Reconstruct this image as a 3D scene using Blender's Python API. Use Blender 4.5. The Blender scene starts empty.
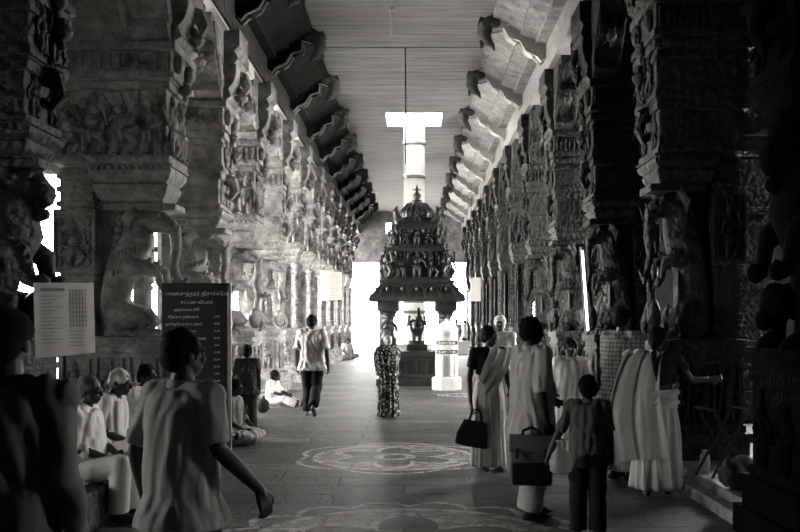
import bpy, bmesh, math, random
import numpy as np
from mathutils import Vector, Matrix
random.seed(7)
PI = math.pi
COL = bpy.context.scene.collection
SC = bpy.context.scene
F, CX, HY, EYE = 890.0, 415.0, 320.0, 1.62     # focal length in pixels, vanishing point, eye height

def V(*a): return Vector(a)
def P(px, py, d): return Vector(((px-CX)/F*d, d, EYE-(py-HY)/F*d))

# ------------------------------------------------------------------ materials
def new_mat(name):
    m = bpy.data.materials.new(name); m.use_nodes = True
    nt = m.node_tree; b = nt.nodes['Principled BSDF']
    return m, nt, b
def N(nt, t, **kw):
    n = nt.nodes.new(t)
    for k, v in kw.items():
        if k in n.inputs: n.inputs[k].default_value = v
        else: setattr(n, k, v)
    return n
def ramp(nt, fac, stops):
    r = nt.nodes.new('ShaderNodeValToRGB'); nt.links.new(fac, r.inputs[0])
    e = r.color_ramp.elements
    while len(e) > 1: e.remove(e[-1])
    e[0].position, c = stops[0][0], stops[0][1]; e[0].color = (*c, 1)
    for p, c in stops[1:]:
        x = e.new(p); x.color = (*c, 1)
    return r.outputs[0]
def mth(nt, op, a, b=None, c=None, clamp=False):
    n = nt.nodes.new('ShaderNodeMath'); n.operation = op; n.use_clamp = clamp
    for i, v in enumerate((a, b, c)):
        if v is None: continue
        if isinstance(v, (int, float)): n.inputs[i].default_value = v
        else: nt.links.new(v, n.inputs[i])
    return n.outputs[0]
def g(v, t=1.0): return (v*1.02, v, v*0.965*t)

def stone(name, lo, hi, rough=.6, bump=.5, carve=14., carve_d=.02, spec=.4):
    m, nt, b = new_mat(name)
    tc = N(nt, 'ShaderNodeTexCoord')
    n1 = N(nt, 'ShaderNodeTexNoise', Scale=3.1, Detail=10.0, Roughness=.75)
    nt.links.new(tc.outputs['Object'], n1.inputs['Vector'])
    col = ramp(nt, n1.outputs[0], [(.3, g(lo)), (.55, g((lo+hi)/2)), (.72, g(hi))])
    nt.links.new(col, b.inputs['Base Color'])
    vo = N(nt, 'ShaderNodeTexVoronoi', Scale=carve); vo.feature = 'SMOOTH_F1'
    nt.links.new(tc.outputs['Object'], vo.inputs['Vector'])
    n2 = N(nt, 'ShaderNodeTexNoise', Scale=38.0, Detail=4.0)
    nt.links.new(tc.outputs['Object'], n2.inputs['Vector'])
    s = mth(nt, 'ADD', vo.outputs['Distance'], mth(nt, 'MULTIPLY', n2.outputs[0], .35))
    bp = N(nt, 'ShaderNodeBump', Strength=bump, Distance=carve_d)
    nt.links.new(s, bp.inputs['Height']); nt.links.new(bp.outputs[0], b.inputs['Normal'])
    b.inputs['Roughness'].default_value = rough
    b.inputs['Specular IOR Level'].default_value = spec
    return m

def cloth(name, v, var=.25, rough=.85, scale=30., pattern=None):
    m, nt, b = new_mat(name)
    tc = N(nt, 'ShaderNodeTexCoord')
    n1 = N(nt, 'ShaderNodeTexNoise', Scale=6.0, Detail=3.0)
    nt.links.new(tc.outputs['Object'], n1.inputs['Vector'])
    col = ramp(nt, n1.outputs[0], [(.3, g(v*(1-var))), (.7, g(v))])
    if pattern == 'print':                                   # blotchy printed cloth
        vo = N(nt, 'ShaderNodeTexVoronoi', Scale=scale); nt.links.new(tc.outputs['Object'], vo.inputs['Vector'])
        col = ramp(nt, vo.outputs['Distance'], [(.25, g(.45)), (.36, g(.02)), (.6, g(.03)), (.66, g(.3))])
    elif pattern == 'plaid':
        sx = N(nt, 'ShaderNodeSeparateXYZ'); nt.links.new(tc.outputs['Object'], sx.inputs[0])
        a = mth(nt, 'SINE', mth(nt, 'MULTIPLY', sx.outputs[0], scale)); c = mth(nt, 'SINE', mth(nt, 'MULTIPLY', sx.outputs[2], scale))
        t = mth(nt, 'ADD', mth(nt, 'GREATER_THAN', a, .55), mth(nt, 'GREATER_THAN', c, .55))
        col = ramp(nt, mth(nt, 'MULTIPLY', t, .5), [(0, g(v)), (.5, g(v*.5)), (1, g(v*.2))])
    elif pattern == 'stripe':
        sx = N(nt, 'ShaderNodeSeparateXYZ'); nt.links.new(tc.outputs['Object'], sx.inputs[0])
        a = mth(nt, 'SINE', mth(nt, 'MULTIPLY', sx.outputs[0], scale))
        col = ramp(nt, a, [(.3, g(v)), (.8, g(v*.45))])
    nt.links.new(col, b.inputs['Base Color'])
    w = N(nt, 'ShaderNodeTexNoise', Scale=90.0, Detail=2.0); nt.links.new(tc.outputs['Object'], w.inputs['Vector'])
    bp = N(nt, 'ShaderNodeBump', Strength=.25, Distance=.003); nt.links.new(w.outputs[0], bp.inputs['Height'])
    nt.links.new(bp.outputs[0], b.inputs['Normal'])
    b.inputs['Roughness'].default_value = rough; b.inputs['Specular IOR Level'].default_value = .15 if rough > .5 else .5
    return m

def plain(name, v, rough=.5, metal=0., emit=0., noise=.15):
    m, nt, b = new_mat(name)
    tc = N(nt, 'ShaderNodeTexCoord'); n1 = N(nt, 'ShaderNodeTexNoise', Scale=9.0, Detail=4.0)
    nt.links.new(tc.outputs['Object'], n1.inputs['Vector'])
    nt.links.new(ramp(nt, n1.outputs[0], [(.3, g(v*(1-noise))), (.7, g(v))]), b.inputs['Base Color'])
    b.inputs['Roughness'].default_value = rough; b.inputs['Metallic'].default_value = metal
    if emit:
        b.inputs['Emission Color'].default_value = (1, 1, 1, 1); b.inputs['Emission Strength'].default_value = emit
    return m

def translucent(m, f):
    nt = m.node_tree; b = nt.nodes['Principled BSDF']; out = nt.nodes['Material Output']
    t = nt.nodes.new('ShaderNodeBsdfTranslucent'); mx = nt.nodes.new('ShaderNodeMixShader'); mx.inputs[0].default_value = f
    t.inputs[0].default_value = (.85, .84, .81, 1)
    nt.links.new(b.outputs[0], mx.inputs[1]); nt.links.new(t.outputs[0], mx.inputs[2]); nt.links.new(mx.outputs[0], out.inputs[0])
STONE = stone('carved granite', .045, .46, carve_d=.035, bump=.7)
STONE_R = stone('carved granite shaded copy', .01, .055, spec=.25, carve_d=.05, bump=.9)  # shaded copy of the same granite, with the shade put into its tone
STONE_N = stone('granite darkened for shade', .002, .008, rough=.95, spec=.04)  # deep shade of the near right pillar put into an almost black colour
STONE_S = stone('soot dark shrine stone', .005, .045, rough=.38, carve=26, carve_d=.012)  # one dark polished stone for the whole shrine
STONE_H = stone('worn dark bracket heads', .04, .1, carve=24)
STONE_SHADE = stone('stone with cove shade', .006, .03, rough=.9, spec=.1)  # shade of the left coving and brackets put into the colour
PALE = stone('pale stone with painted light', .42, .62, bump=.2, carve=6)  # pale stone; on the soffit and right brackets it stands in for light
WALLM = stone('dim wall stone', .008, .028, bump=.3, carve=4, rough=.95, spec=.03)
SKIN = plain('brown skin', .05, .5); SKIN.node_tree.nodes['Principled BSDF'].inputs['Specular IOR Level'].default_value = .35
HAIR = plain('black hair', .008, .8); HAIR.node_tree.nodes['Principled BSDF'].inputs['Specular IOR Level'].default_value = .12; GREYHAIR = plain('grey hair', .6, .6); EYEM = plain('eye white', .12, .4)
WHITE = cloth('white cotton', .80, .06); OFFW = cloth('off white cotton', .62, .12); GREYC = cloth('grey cotton', .42, .15)
DARKC = cloth('dark cloth', .03, .3); BLACKC = cloth('black trousers', .012, .3); MIDC = cloth('mid grey cloth', .16, .2)
SHEEN = cloth('silky pale sari', .55, .2, rough=.35)
PRINT = cloth('printed sari', .3, pattern='print', scale=10.)
PLAID = cloth('plaid cotton', .24, pattern='plaid', scale=150.); DPLAID = cloth('dark plaid cotton', .06, pattern='plaid', scale=140.)
STRIPE = cloth('striped shirting', .6, pattern='stripe', scale=190.)
PAINT = plain('white paint', .62, .45); STEEL = plain('steel panel', .45, .35, .7); BLACKP = plain('black paint', .012, .5)
PAPER = plain('paper', .85, .8); INK = plain('grey ink', .38, .8); LETTER = plain('white lettering', .8, .6); IRON = plain('dark iron', .03, .5, .5)
WOOD = plain('dark wood', .02, .8); CANVAS = cloth('canvas bag', .2, .3); CANVD = cloth('dark canvas', .02, .2)
TUBE = plain('lit tube', .9, .3, emit=2.2, noise=0.); BANNER = plain('banner cloth', .85, .8); [translucent(m_, .5) for m_ in (PAPER, BANNER)]; FAINT = plain('faint engraved letters', .014, .7); BEAMR = stone('right beam stone', .2, .38, bump=.3, carve=5)  # the right beam has a lighter stone of its own
PLASTIC, _nt, _b = new_mat('thin white plastic')
_b.inputs['Base Color'].default_value = (.75, .74, .72, 1); _b.inputs['Transmission Weight'].default_value = .35; _b.inputs['Roughness'].default_value = .35

def ceiling_mat():
    m, nt, b = new_mat('ceiling slabs')
    tc = N(nt, 'ShaderNodeTexCoord')
    mp = N(nt, 'ShaderNodeMapping'); mp.inputs['Scale'].default_value = (.35, 4.2, 1); nt.links.new(tc.outputs['Object'], mp.inputs[0])
    n1 = N(nt, 'ShaderNodeTexNoise', Scale=2.2, Detail=9.0, Roughness=.7); nt.links.new(mp.outputs[0], n1.inputs['Vector'])
    sx = N(nt, 'ShaderNodeSeparateXYZ'); nt.links.new(tc.outputs['Object'], sx.inputs[0])
    fr = mth(nt, 'FRACT', mth(nt, 'MULTIPLY', sx.outputs[1], 1.9))
    ln = mth(nt, 'LESS_THAN', fr, .05)
    v = mth(nt, 'SUBTRACT', n1.outputs[0], mth(nt, 'MULTIPLY', ln, .22))
    nt.links.new(ramp(nt, v, [(.25, g(.06)), (.5, g(.2)), (.75, g(.36))]), b.inputs['Base Color'])
    bp = N(nt, 'ShaderNodeBump', Strength=.5, Distance=.02); nt.links.new(v, bp.inputs['Height']); nt.links.new(bp.outputs[0], b.inputs['Normal'])
    b.inputs['Roughness'].default_value = .8
    return m
CEIL = ceiling_mat()

def floor_mat():
    m, nt, b = new_mat('worn floor slabs with chalk patterns')
    tc = N(nt, 'ShaderNodeTexCoord'); co = tc.outputs['Object']
    br = N(nt, 'ShaderNodeTexBrick', Scale=1.0)
    br.inputs['Brick Width'].default_value = 1.3; br.inputs['Row Height'].default_value = .44
    br.inputs['Mortar Size'].default_value = .02; br.inputs['Mortar Smooth'].default_value = .3
    br.inputs['Color1'].default_value = (.8, .8, .8, 1); br.inputs['Color2'].default_value = (.12, .12, .12, 1); br.inputs['Mortar'].default_value = (0, 0, 0, 1)
    wn = N(nt, 'ShaderNodeTexNoise', Scale=.8, Detail=2.0); nt.links.new(co, wn.inputs['Vector'])
    mx = N(nt, 'ShaderNodeVectorMath'); mx.operation = 'MULTIPLY_ADD'; nt.links.new(wn.outputs['Color'], mx.inputs[0])
    mx.inputs[1].default_value = (.2, .2, 0); nt.links.new(co, mx.inputs[2]); nt.links.new(mx.outputs[0], br.inputs['Vector'])
    n1 = N(nt, 'ShaderNodeTexNoise', Scale=1.6, Detail=9.0, Roughness=.7); nt.links.new(co, n1.inputs['Vector'])
    n2 = N(nt, 'ShaderNodeTexNoise', Scale=7.0, Detail=6.0, Roughness=.7); nt.links.new(co, n2.inputs['Vector'])
    n3 = N(nt, 'ShaderNodeTexNoise', Scale=22.0, Detail=5.0, Roughness=.75); nt.links.new(co, n3.inputs['Vector'])
    base = mth(nt, 'MULTIPLY', mth(nt, 'ADD', mth(nt, 'MULTIPLY', br.outputs['Color'], .45), mth(nt, 'ADD', mth(nt, 'MULTIPLY', n1.outputs[0], .9), mth(nt, 'MULTIPLY', mth(nt, 'SUBTRACT', n3.outputs[0], .5), .9))), .30)
    sx = N(nt, 'ShaderNodeSeparateXYZ'); nt.links.new(co, sx.inputs[0])
    masks = []
    for (cx, cy, R, petals) in ((-.24, 10.55, 1.2, 6), (-.05, 6.45, 1.5, 16), (1.0, 19.2, .55, 6)):
        dx = mth(nt, 'SUBTRACT', sx.outputs[0], cx); dy = mth(nt, 'SUBTRACT', sx.outputs[1], cy)
        r = mth(nt, 'DIVIDE', mth(nt, 'SQRT', mth(nt, 'ADD', mth(nt, 'MULTIPLY', dx, dx), mth(nt, 'MULTIPLY', dy, dy))), R)
        th = mth(nt, 'ARCTAN2', dy, dx)
        def ring(x, c, w): return mth(nt, 'LESS_THAN', mth(nt, 'ABSOLUTE', mth(nt, 'SUBTRACT', x, c)), w)
        pet = mth(nt, 'ABSOLUTE', mth(nt, 'SINE', mth(nt, 'MULTIPLY', th, petals/2)))
        edge = mth(nt, 'ADD', mth(nt, 'MULTIPLY', pet, .12), .86)
        a = ring(r, edge, .028)
        c_ = ring(r, .78, .03)
        star = mth(nt, 'ADD', mth(nt, 'MULTIPLY', mth(nt, 'ABSOLUTE', mth(nt, 'SINE', mth(nt, 'MULTIPLY', th, 3))), .3), .34)
        d = ring(r, star, .045)
        inner = mth(nt, 'MULTIPLY', mth(nt, 'GREATER_THAN', r, star), mth(nt, 'LESS_THAN', r, .76))
        k = mth(nt, 'MAXIMUM', mth(nt, 'MAXIMUM', a, c_), mth(nt, 'MAXIMUM', d, mth(nt, 'MULTIPLY', inner, .45)))
        k = mth(nt, 'MAXIMUM', k, mth(nt, 'MULTIPLY', ring(r, .16, .05), .7))
        masks.append(k)
    k = mth(nt, 'MAXIMUM', mth(nt, 'MAXIMUM', masks[0], masks[1]), masks[2])
    wear = mth(nt, 'MULTIPLY', mth(nt, 'SUBTRACT', mth(nt, 'ADD', mth(nt, 'MULTIPLY', n2.outputs[0], .6), mth(nt, 'MULTIPLY', n3.outputs[0], .4)), .43), 7.0, clamp=True)
    k = mth(nt, 'MULTIPLY', k, wear)
    tot = mth(nt, 'ADD', base, mth(nt, 'MULTIPLY', k, .75))
    nt.links.new(ramp(nt, tot, [(0.05, g(.01)), (.18, g(.05)), (.34, g(.2)), (.75, g(.6))]), b.inputs['Base Color'])
    nt.links.new(mth(nt, 'ADD', mth(nt, 'MULTIPLY', n2.outputs[0], .5), .30), b.inputs['Roughness'])
    h = mth(nt, 'ADD', mth(nt, 'MULTIPLY', br.outputs['Color'], .5), mth(nt, 'ADD', mth(nt, 'MULTIPLY', n2.outputs[0], .6), mth(nt, 'MULTIPLY', n3.outputs[0], .45)))
    bp = N(nt, 'ShaderNodeBump', Strength=1.0, Distance=.03); nt.links.new(h, bp.inputs['Height']); nt.links.new(bp.outputs[0], b.inputs['Normal'])
    return m
FLOORM = floor_mat()

# ------------------------------------------------------------------ mesh building
class MB:
    def __init__(s): s.v = []; s.f = []
    def add(s, vs, fs):
        o = len(s.v); s.v.extend(tuple(v) for v in vs); s.f.extend([tuple(o+i for i in f) for f in fs]); return s
    def box(s, x0, x1, y0, y1, z0, z1, M=None):
        vs = [V(x, y, z) for x in (x0, x1) for y in (y0, y1) for z in (z0, z1)]
        if M is not None: vs = [M @ v for v in vs]
        return s.add(vs, [(0, 1, 3, 2), (4, 6, 7, 5), (0, 4, 5, 1), (2, 3, 7, 6), (0, 2, 6, 4), (1, 5, 7, 3)])
    def bbox(s, x0, x1, y0, y1, z0, z1, b=.02, M=None):          # box with chamfered edges
        bm = bmesh.new(); bmesh.ops.create_cube(bm, size=1)
        for v in bm.verts: v.co = V((x0+x1)/2+v.co.x*(x1-x0), (y0+y1)/2+v.co.y*(y1-y0), (z0+z1)/2+v.co.z*(z1-z0))
        bmesh.ops.bevel(bm, geom=bm.edges[:], offset=b, segments=2, affect='EDGES', profile=.6)
        bm.verts.index_update(); vs = [v.co.copy() if M is None else M @ v.co for v in bm.verts]
        fs = [[v.index for v in f.verts] for f in bm.faces]; bm.free()
        return s.add(vs, fs)
    def ell(s, c, r, M=None, n=10, m=7):
        vs = []; c = Vector(c)
        for i in range(m+1):
            ph = PI*i/m
            k = 1 if i in (0, m) else n
            for j in range(k):
                a = 2*PI*j/n
                p = V(r[0]*math.sin(ph)*math.cos(a), r[1]*math.sin(ph)*math.sin(a), r[2]*math.cos(ph))
                vs.append(c + (M @ p if M is not None else p))
        fs = []
        def id_(i, j): return 0 if i == 0 else (1+(m-1)*n if i == m else 1+(i-1)*n+j % n)
        for i in range(m):
            for j in range(n):
                q = [id_(i, j), id_(i+1, j), id_(i+1, j+1), id_(i, j+1)]
                q = list(dict.fromkeys(q)); fs.append(q)
        return s.add(vs, fs)
    def loft(s, rings, cap=True):                                 # rings: list of equal-length point lists
        n = len(rings[0]); vs = [p for r in rings for p in r]; fs = []
        for i in range(len(rings)-1):
            for j in range(n):
                fs.append((i*n+j, i*n+(j+1) % n, (i+1)*n+(j+1) % n, (i+1)*n+j))
        if cap: fs.append(tuple(range(n))[::-1]); fs.append(tuple((len(rings)-1)*n+j for j in range(n)))
        return s.add(vs, fs)
    def tube(s, pts, rad, n=10, round_=True, flat=1.0, ref=None):
        pts = [Vector(p) for p in pts]
        if isinstance(rad, (int, float)): rad = [rad]*len(pts)
        rings = []; t0 = (pts[1]-pts[0]).normalized()
        u = (Vector(ref) if ref is not None else (V(0, 0, 1) if abs(t0.z) < .9 else V(1, 0, 0)))
        u = (u - t0*u.dot(t0)).normalized()
        def ring(c, t, r):
            nonlocal u
            u = (u - t*u.dot(t)).normalized(); w = t.cross(u)
            return [c + u*(r*math.cos(2*PI*j/n)) + w*(r*flat*math.sin(2*PI*j/n)) for j in range(n)]
        for i, p in enumerate(pts):
            a = pts[max(i-1, 0)]; b = pts[min(i+1, len(pts)-1)]; t = (b-a).normalized(); r = rad[i]
            if i == 0 and round_:
                for k in (.2, .7): rings.append(ring(p - t*r*math.sqrt(1-k*k), t, r*k))
            rings.append(ring(p, t, r))
            if i == len(pts)-1 and round_:
                for k in (.7, .2): rings.append(ring(p + t*r*math.sqrt(1-k*k), t, r*k))
        return s.loft(rings)
    def lathe(s, prof, c=(0, 0, 0), n=16, sx=1., sy=1.):
        c = Vector(c)
        return s.loft([[c + V(r*sx*math.cos(2*PI*(j+.5)/n), r*sy*math.sin(2*PI*(j+.5)/n), z) for j in range(n)] for r, z in prof])
    def prism(s, poly, y0, y1, M=None):                           # poly in the xz plane
        n = len(poly); vs = [V(x, y0, z) for x, z in poly] + [V(x, y1, z) for x, z in poly]
        if M is not None: vs = [M @ v for v in vs]
        return s.add(vs, [tuple(range(n)), tuple(range(2*n-1, n-1, -1))] + [(i, n+i, n+(i+1) % n, (i+1) % n) for i in range(n)])
    def mesh(s, name):
        me = bpy.data.meshes.new(name); me.from_pydata(s.v, [], s.f)
        bm = bmesh.new(); bm.from_mesh(me); bmesh.ops.recalc_face_normals(bm, faces=bm.faces[:]); bm.to_mesh(me); bm.free()
        return me
    def build(s, name, mat, parent=None, smooth=False, angle=40):
        me = s.mesh(name); return link(name, me, mat, parent, smooth, angle)

def link(name, me, mat, parent=None, smooth=False, angle=40):
    if smooth:
        me.polygons.foreach_set('use_smooth', [True]*len(me.polygons))
        if angle < 170: me.set_sharp_from_angle(angle=math.radians(angle))
    me.materials.clear(); me.materials.append(mat)
    o = bpy.data.objects.new(name, me); COL.objects.link(o)
    if parent is not None: o.parent = parent
    return o
def tag(o, label=None, cat=None, group=None, kind=None):
    if label: o['label'] = label
    if cat: o['category'] = cat
    if group: o['group'] = group
    if kind: o['kind'] = kind
    return o
def empty(name, loc=(0, 0, 0), rz=0., label=None, cat=None, group=None, kind=None):
    o = bpy.data.objects.new(name, None); COL.objects.link(o); o.empty_display_size = .2
    o.location = loc; o.rotation_euler = (0, 0, rz)
    return tag(o, label, cat, group, kind)
def copy_tree(o, parent=None):
    c = o.copy(); COL.objects.link(c)
    if parent is not None: c.parent = parent
    for ch in list(o.children): copy_tree(ch, c)
    return c
def structure(name, mb, mat, smooth=False):
    o = mb.build(name, mat, smooth=smooth); o['kind'] = 'structure'; return o

def remesh(mb, name, vox, smooth=4):
    me = mb.mesh(name); o = bpy.data.objects.new(name, me); COL.objects.link(o)
    r = o.modifiers.new('r', 'REMESH'); r.mode = 'VOXEL'; r.voxel_size = vox; r.use_smooth_shade = True
    if smooth:
        s = o.modifiers.new('s', 'SMOOTH'); s.factor = .5; s.iterations = smooth
    dg = bpy.context.evaluated_depsgraph_get(); out = bpy.data.meshes.new_from_object(o.evaluated_get(dg))
    bpy.data.objects.remove(o); bpy.data.meshes.remove(me)
    out.name = name
    return out
def folds(me, amp, seed, kz=13., kh=80., zfade=None, M=None):
    n = len(me.vertices); co = np.empty(n*3); me.vertices.foreach_get('co', co); co = co.reshape(-1, 3)
    no = np.empty(n*3); me.vertices.foreach_get('normal', no); no = no.reshape(-1, 3)
    rng = np.random.RandomState(seed); f = np.zeros(n)
    for i in range(7):
        a = rng.uniform(0, 2*PI); k = rng.uniform(.35, 1.3)*kh
        kv = np.array([math.cos(a)*k, math.sin(a)*k, rng.uniform(-1, 1)*kz*(1.2 if i < 4 else 4)])
        ph = rng.uniform(0, 6.28) + 1.3*np.sin(co[:, 2]*rng.uniform(2, 6)+rng.uniform(0, 6))
        w = np.sin(co@kv+ph); f += np.sign(w)*np.abs(w)**.75
    co += no*(amp*(.75+np.tanh(f*.55)))[:, None]
    me.vertices.foreach_set('co', co.reshape(-1)); me.update()

# ------------------------------------------------------------------ people
STAND = dict(hip=(0, 0, .92), neck=(0, 0, 1.43), head=(0, .015, 1.585),
             shR=(.185, 0, 1.385), elR=(.225, -.03, 1.11), wrR=(.225, .05, .87), hiR=(.09, 0, .9), knR=(.1, .02, .49), anR=(.1, -.02, .08),
             shL=(-.185, 0, 1.385), elL=(-.225, -.03, 1.11), wrL=(-.225, .05, .87), hiL=(-.09, 0, .9), knL=(-.1, .02, .49), anL=(-.1, -.02, .08),
             head_dir=(0, 1, 0), latR=(1, 0, 0))
TORSO = [(-.22, .135, .10), (0, .165, .118), (.22, .148, .105), (.5, .155, .112), (.74, .176, .116), (.9, .165, .09), (1.0, .085, .068)]

def ringpts(c, u, v, ru, rv, n=20, e=2.3):
    out = []
    for j in range(n):
        a = 2*PI*j/n; ca, sa = math.cos(a), math.sin(a)
        out.append(c + u*(ru*math.copysign(abs(ca)**(2/e), ca)) + v*(rv*math.copysign(abs(sa)**(2/e), sa)))
    return out

class Person:
    def __init__(s, label, px, d, H=1.68, rz=0., pose=None, vox=.011, z=0., female=False, wide=1., seed=1, group=None, x=None, hs=1.):
        s.k = H/1.70; s.j = {a: Vector(b) for a, b in STAND.items()}
        for a, b in (pose or {}).items(): s.j[a] = Vector(b)
        s.vox = vox; s.wide = wide*(.9 if female else 1.); s.female = female; s.seed = seed
        if female or wide != 1.:
            for a in ('shR', 'shL'):
                if a not in (pose or {}): s.j[a].x *= s.wide
        loc = ((px-CX)/F*d if x is None else x, d, z)
        s.o = empty('person', loc, rz, label, 'person', group); s.o.scale = (s.k,)*3
        s.hs = hs; s.hand_curl = {'R': .5, 'L': .5}; s.hand_dir = {}; s.palm = {}
    def ax(s):
        h, n = s.j['hip'], s.j['neck']; t = (n-h).normalized()
        uh = (s.j['hiR']-s.j['hiL']).normalized(); us = (s.j['shR']-s.j['shL']).normalized()
        return h, n, t, uh, us
    def torso(s, mb, infl=0., s0=-.22, s1=1., hem=0., fat=0., straight=False):
        h, n, t, uh, us = s.ax(); L = (n-h).length; rings = []
        prm = [q for q in TORSO if s0 < q[0] < s1]
        def interp(x):
            xs = [q[0] for q in TORSO]
            return float(np.interp(x, xs, [q[1] for q in TORSO])), float(np.interp(x, xs, [q[2] for q in TORSO]))
        ss = sorted(set([s0]+[q[0] for q in prm]+[s1]))
        for x in ss:
            ru, rv = interp(x)
            if x <= -.1 and hem: ru = max(ru, .19)+hem*(.0-x)*.3; rv = max(rv, .146)+hem*(.0-x)*.6
            if straight and x < .72: ru = max(ru, .172); rv = max(rv, .128)
            u = uh.lerp(us, max(0, min(1, x))).normalized(); u = (u-t*u.dot(t)).normalized(); v = t.cross(u)
            c = h + t*(L*x)
            b = fat*math.exp(-((x-.2)/.3)**2)
            rings.append(ringpts(c + v*b*.6, u, v, (ru*s.wide if x > .4 else ru*(s.wide+1)/2)+infl+b*.4, rv+infl+b*.5))
        mb.loft(rings)
    def hand(s, mb, side):
        e, w = s.j['el'+side], s.j['wr'+side]; d = (w-e).normalized()
        if side in s.hand_dir: d = Vector(s.hand_dir[side]).normalized()
        pn = Vector(s.palm.get(side, (-1 if side == 'R' else 1, .25, 0))); pn = (pn-d*pn.dot(d)).normalized()   # palm normal
        a = d.cross(pn).normalized()
        fw = V(0, 1, 0)
        if a.dot(fw) < 0 and side not in s.palm: a = -a            # the thumb's side
        c = s.hand_curl[side]
        mb.tube([w-d*.01, w+d*.03], [.026, .027], n=8, flat=.8)
        fr = [(.030, .070, .0088), (.010, .079, .0092), (-.010, .073, .0088), (-.029, .056, .0080)]
        for (o, L, r) in fr:
            k = w + d*.088 + a*o
            mb.tube([w+d*.012+a*o*.55, w+d*.05+a*o*.85, k], [.017, .0155, .012], n=8)
            d1 = (d*math.cos(c*.7)+pn*math.sin(c*.7)+a*o*2.2).normalized(); d2 = (d*math.cos(c*1.7)+pn*math.sin(c*1.7)+a*o*1.2).normalized(); d3 = (d*math.cos(c*2.4)+pn*math.sin(c*2.4)).normalized()
            p1 = k+d1*L*.5; p2 = p1+d2*L*.32; p3 = p2+d3*L*.25
            mb.tube([k, p1, p2, p3], [r*1.1, r, r*.92, r*.8], n=8)
        t0 = w+d*.022+a*.022; t1 = t0+(d*.6+a*.75+pn*.15).normalized()*.036; t2 = t1+(d*.9+a*.3+pn*.35).normalized()*.03; t3 = t2+(d*.9+pn*.5).normalized()*.024
        mb.tube([t0, t1, t2, t3], [.016, .0125, .0108, .009], n=8)
    def headM(s):
        f = s.j['head_dir'].normalized(); up = V(0, 0, 1); r = f.cross(up).normalized(); up = r.cross(f)
        return Matrix((r, f, up)).transposed()
    def body(s, mat=None, foot=True, hands=True):
        mb = MB(); j = s.j; lim = .92 if s.female else 1.
        s.torso(mb)
        mb.tube([j['neck']-V(0, 0, .03), j['neck'].lerp(j['head'], .55), j['head']-V(0, 0, .03)], [.066*lim, .054*lim, .052*lim], n=12)
        for S in 'RL':
            mb.tube([j['neck']-V(0, 0, .02), j['sh'+S]+V(0, 0, .012)], [.055, .05], n=10)
            sh, e, w = j['sh'+S], j['el'+S], j['wr'+S]
            mb.tube([sh, sh.lerp(e, .45), e], [.056*lim, .050*lim, .040*lim], n=12)
            mb.tube([e, e.lerp(w, .3), w], [.040*lim, .041*lim, .027*lim], n=12)
            if hands: s.hand(mb, S)
            h, k, a = j['hi'+S], j['kn'+S], j['an'+S]
            mb.tube([h, h.lerp(k, .4), k], [.092, .083, .058], n=12)
            mb.tube([k, k.lerp(a, .3), k.lerp(a, .75), a], [.056, .058, .042, .037], n=12)
            if foot:
                dr = Vector(j.get('toe'+S, a+V(0, .2, -.055)))-a
                q = V(dr.x, dr.y, 0).normalized() if V(dr.x, dr.y, 0).length > .02 else V(0, 1, 0)
                t = a+dr
                mb.tube([a-q*.035-V(0, 0, .042), a+dr*.25-V(0, 0, .028), a+dr*.7, t-q*.03], [.034, .042, .034, .026], n=10)
                sd = q.cross(V(0, 0, 1))
                for i in range(5):
                    o = (i-2)*.0165*(1 if S == 'R' else 1)
                    mb.tube([a+dr*.75+sd*o, t+sd*o*1.05+q*(.012-.004*abs(i-1.2))], [.0115, .0095], n=6)
        c = j['head']; M = s.headM()
        hs = s.hs
        def E(p, r): mb.ell(c+M @ (Vector(p)*hs), tuple(q_*hs for q_ in r), M, 14, 10)
        E((0, -.012, .022), (.076, .096, .092)); E((0, .028, -.045), (.058, .066, .066)); E((0, .055, -.082), (.032, .034, .026))
        E((0, .086, .022), (.05, .016, .014)); E((0, .1, -.022), (.0145, .022, .017)); E((0, .092, -.002), (.009, .016, .03))
        E((.034, .078, -.03), (.022, .018, .018)); E((-.034, .078, -.03), (.022, .018, .018))
        E((0, .090, -.056), (.024, .011, .0075)); E((0, .087, -.068), (.021, .011, .008))
        for q in (1, -1): E((q*.079, -.008, -.012), (.010, .022, .032))
        me = remesh(mb, 'body', s.vox*.72, 3)
        o = link('body', me, mat or SKIN, s.o, True, 180)
        for q in (1, -1):
            em = MB(); em.ell(c+M @ (V(q*.031, .083, .006)*hs), (.0125*hs, .009*hs, .0085*hs), M, 8, 6); em.build('eye', EYEM, s.o, True, 180)
        return o
    def hair(s, mat=None, style='short', r=1., name='hair'):
        c = s.j['head']; M = s.headM() @ Matrix.Scale(s.hs, 3); mb = MB()
        mb.ell(c+M @ V(0, -.022, .032), (.087*r, .098*r, .094*r), M, 18, 12)
        mb.ell(c+M @ V(0, -.05, -.012), (.078*r, .066*r, .075*r), M, 14, 10)
        for q in (1, -1): mb.ell(c+M @ V(q*.07, .012, .03), (.017, .03, .04), M, 8, 6)
        if style == 'bun': mb.ell(c+M @ V(0, -.125, -.03), (.055, .045, .055), M, 12, 8)
        if style in ('braid', 'long'):
            n = s.j['neck']; t = s.ax()[2]; _, _, _, _, us = s.ax(); bk = -(t.cross(us))
            bk = -bk if bk.y > 0 else bk
            p0 = c+M @ V(0, -.105, -.05)
            for i in range(10):
                q = p0.lerp(n+bk*.15-t*.36, i/9)+bk*.02*math.sin(PI*i/9)
                mb.ell(q, (.027-.001*i, .024-.001*i, .032), None, 10, 7)
        me = remesh(mb, name, max(.009, s.vox*.9), 2); folds(me, .004, s.seed+5, kz=40, kh=70)
        return link(name, me, mat or HAIR, s.o, True, 180)
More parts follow.
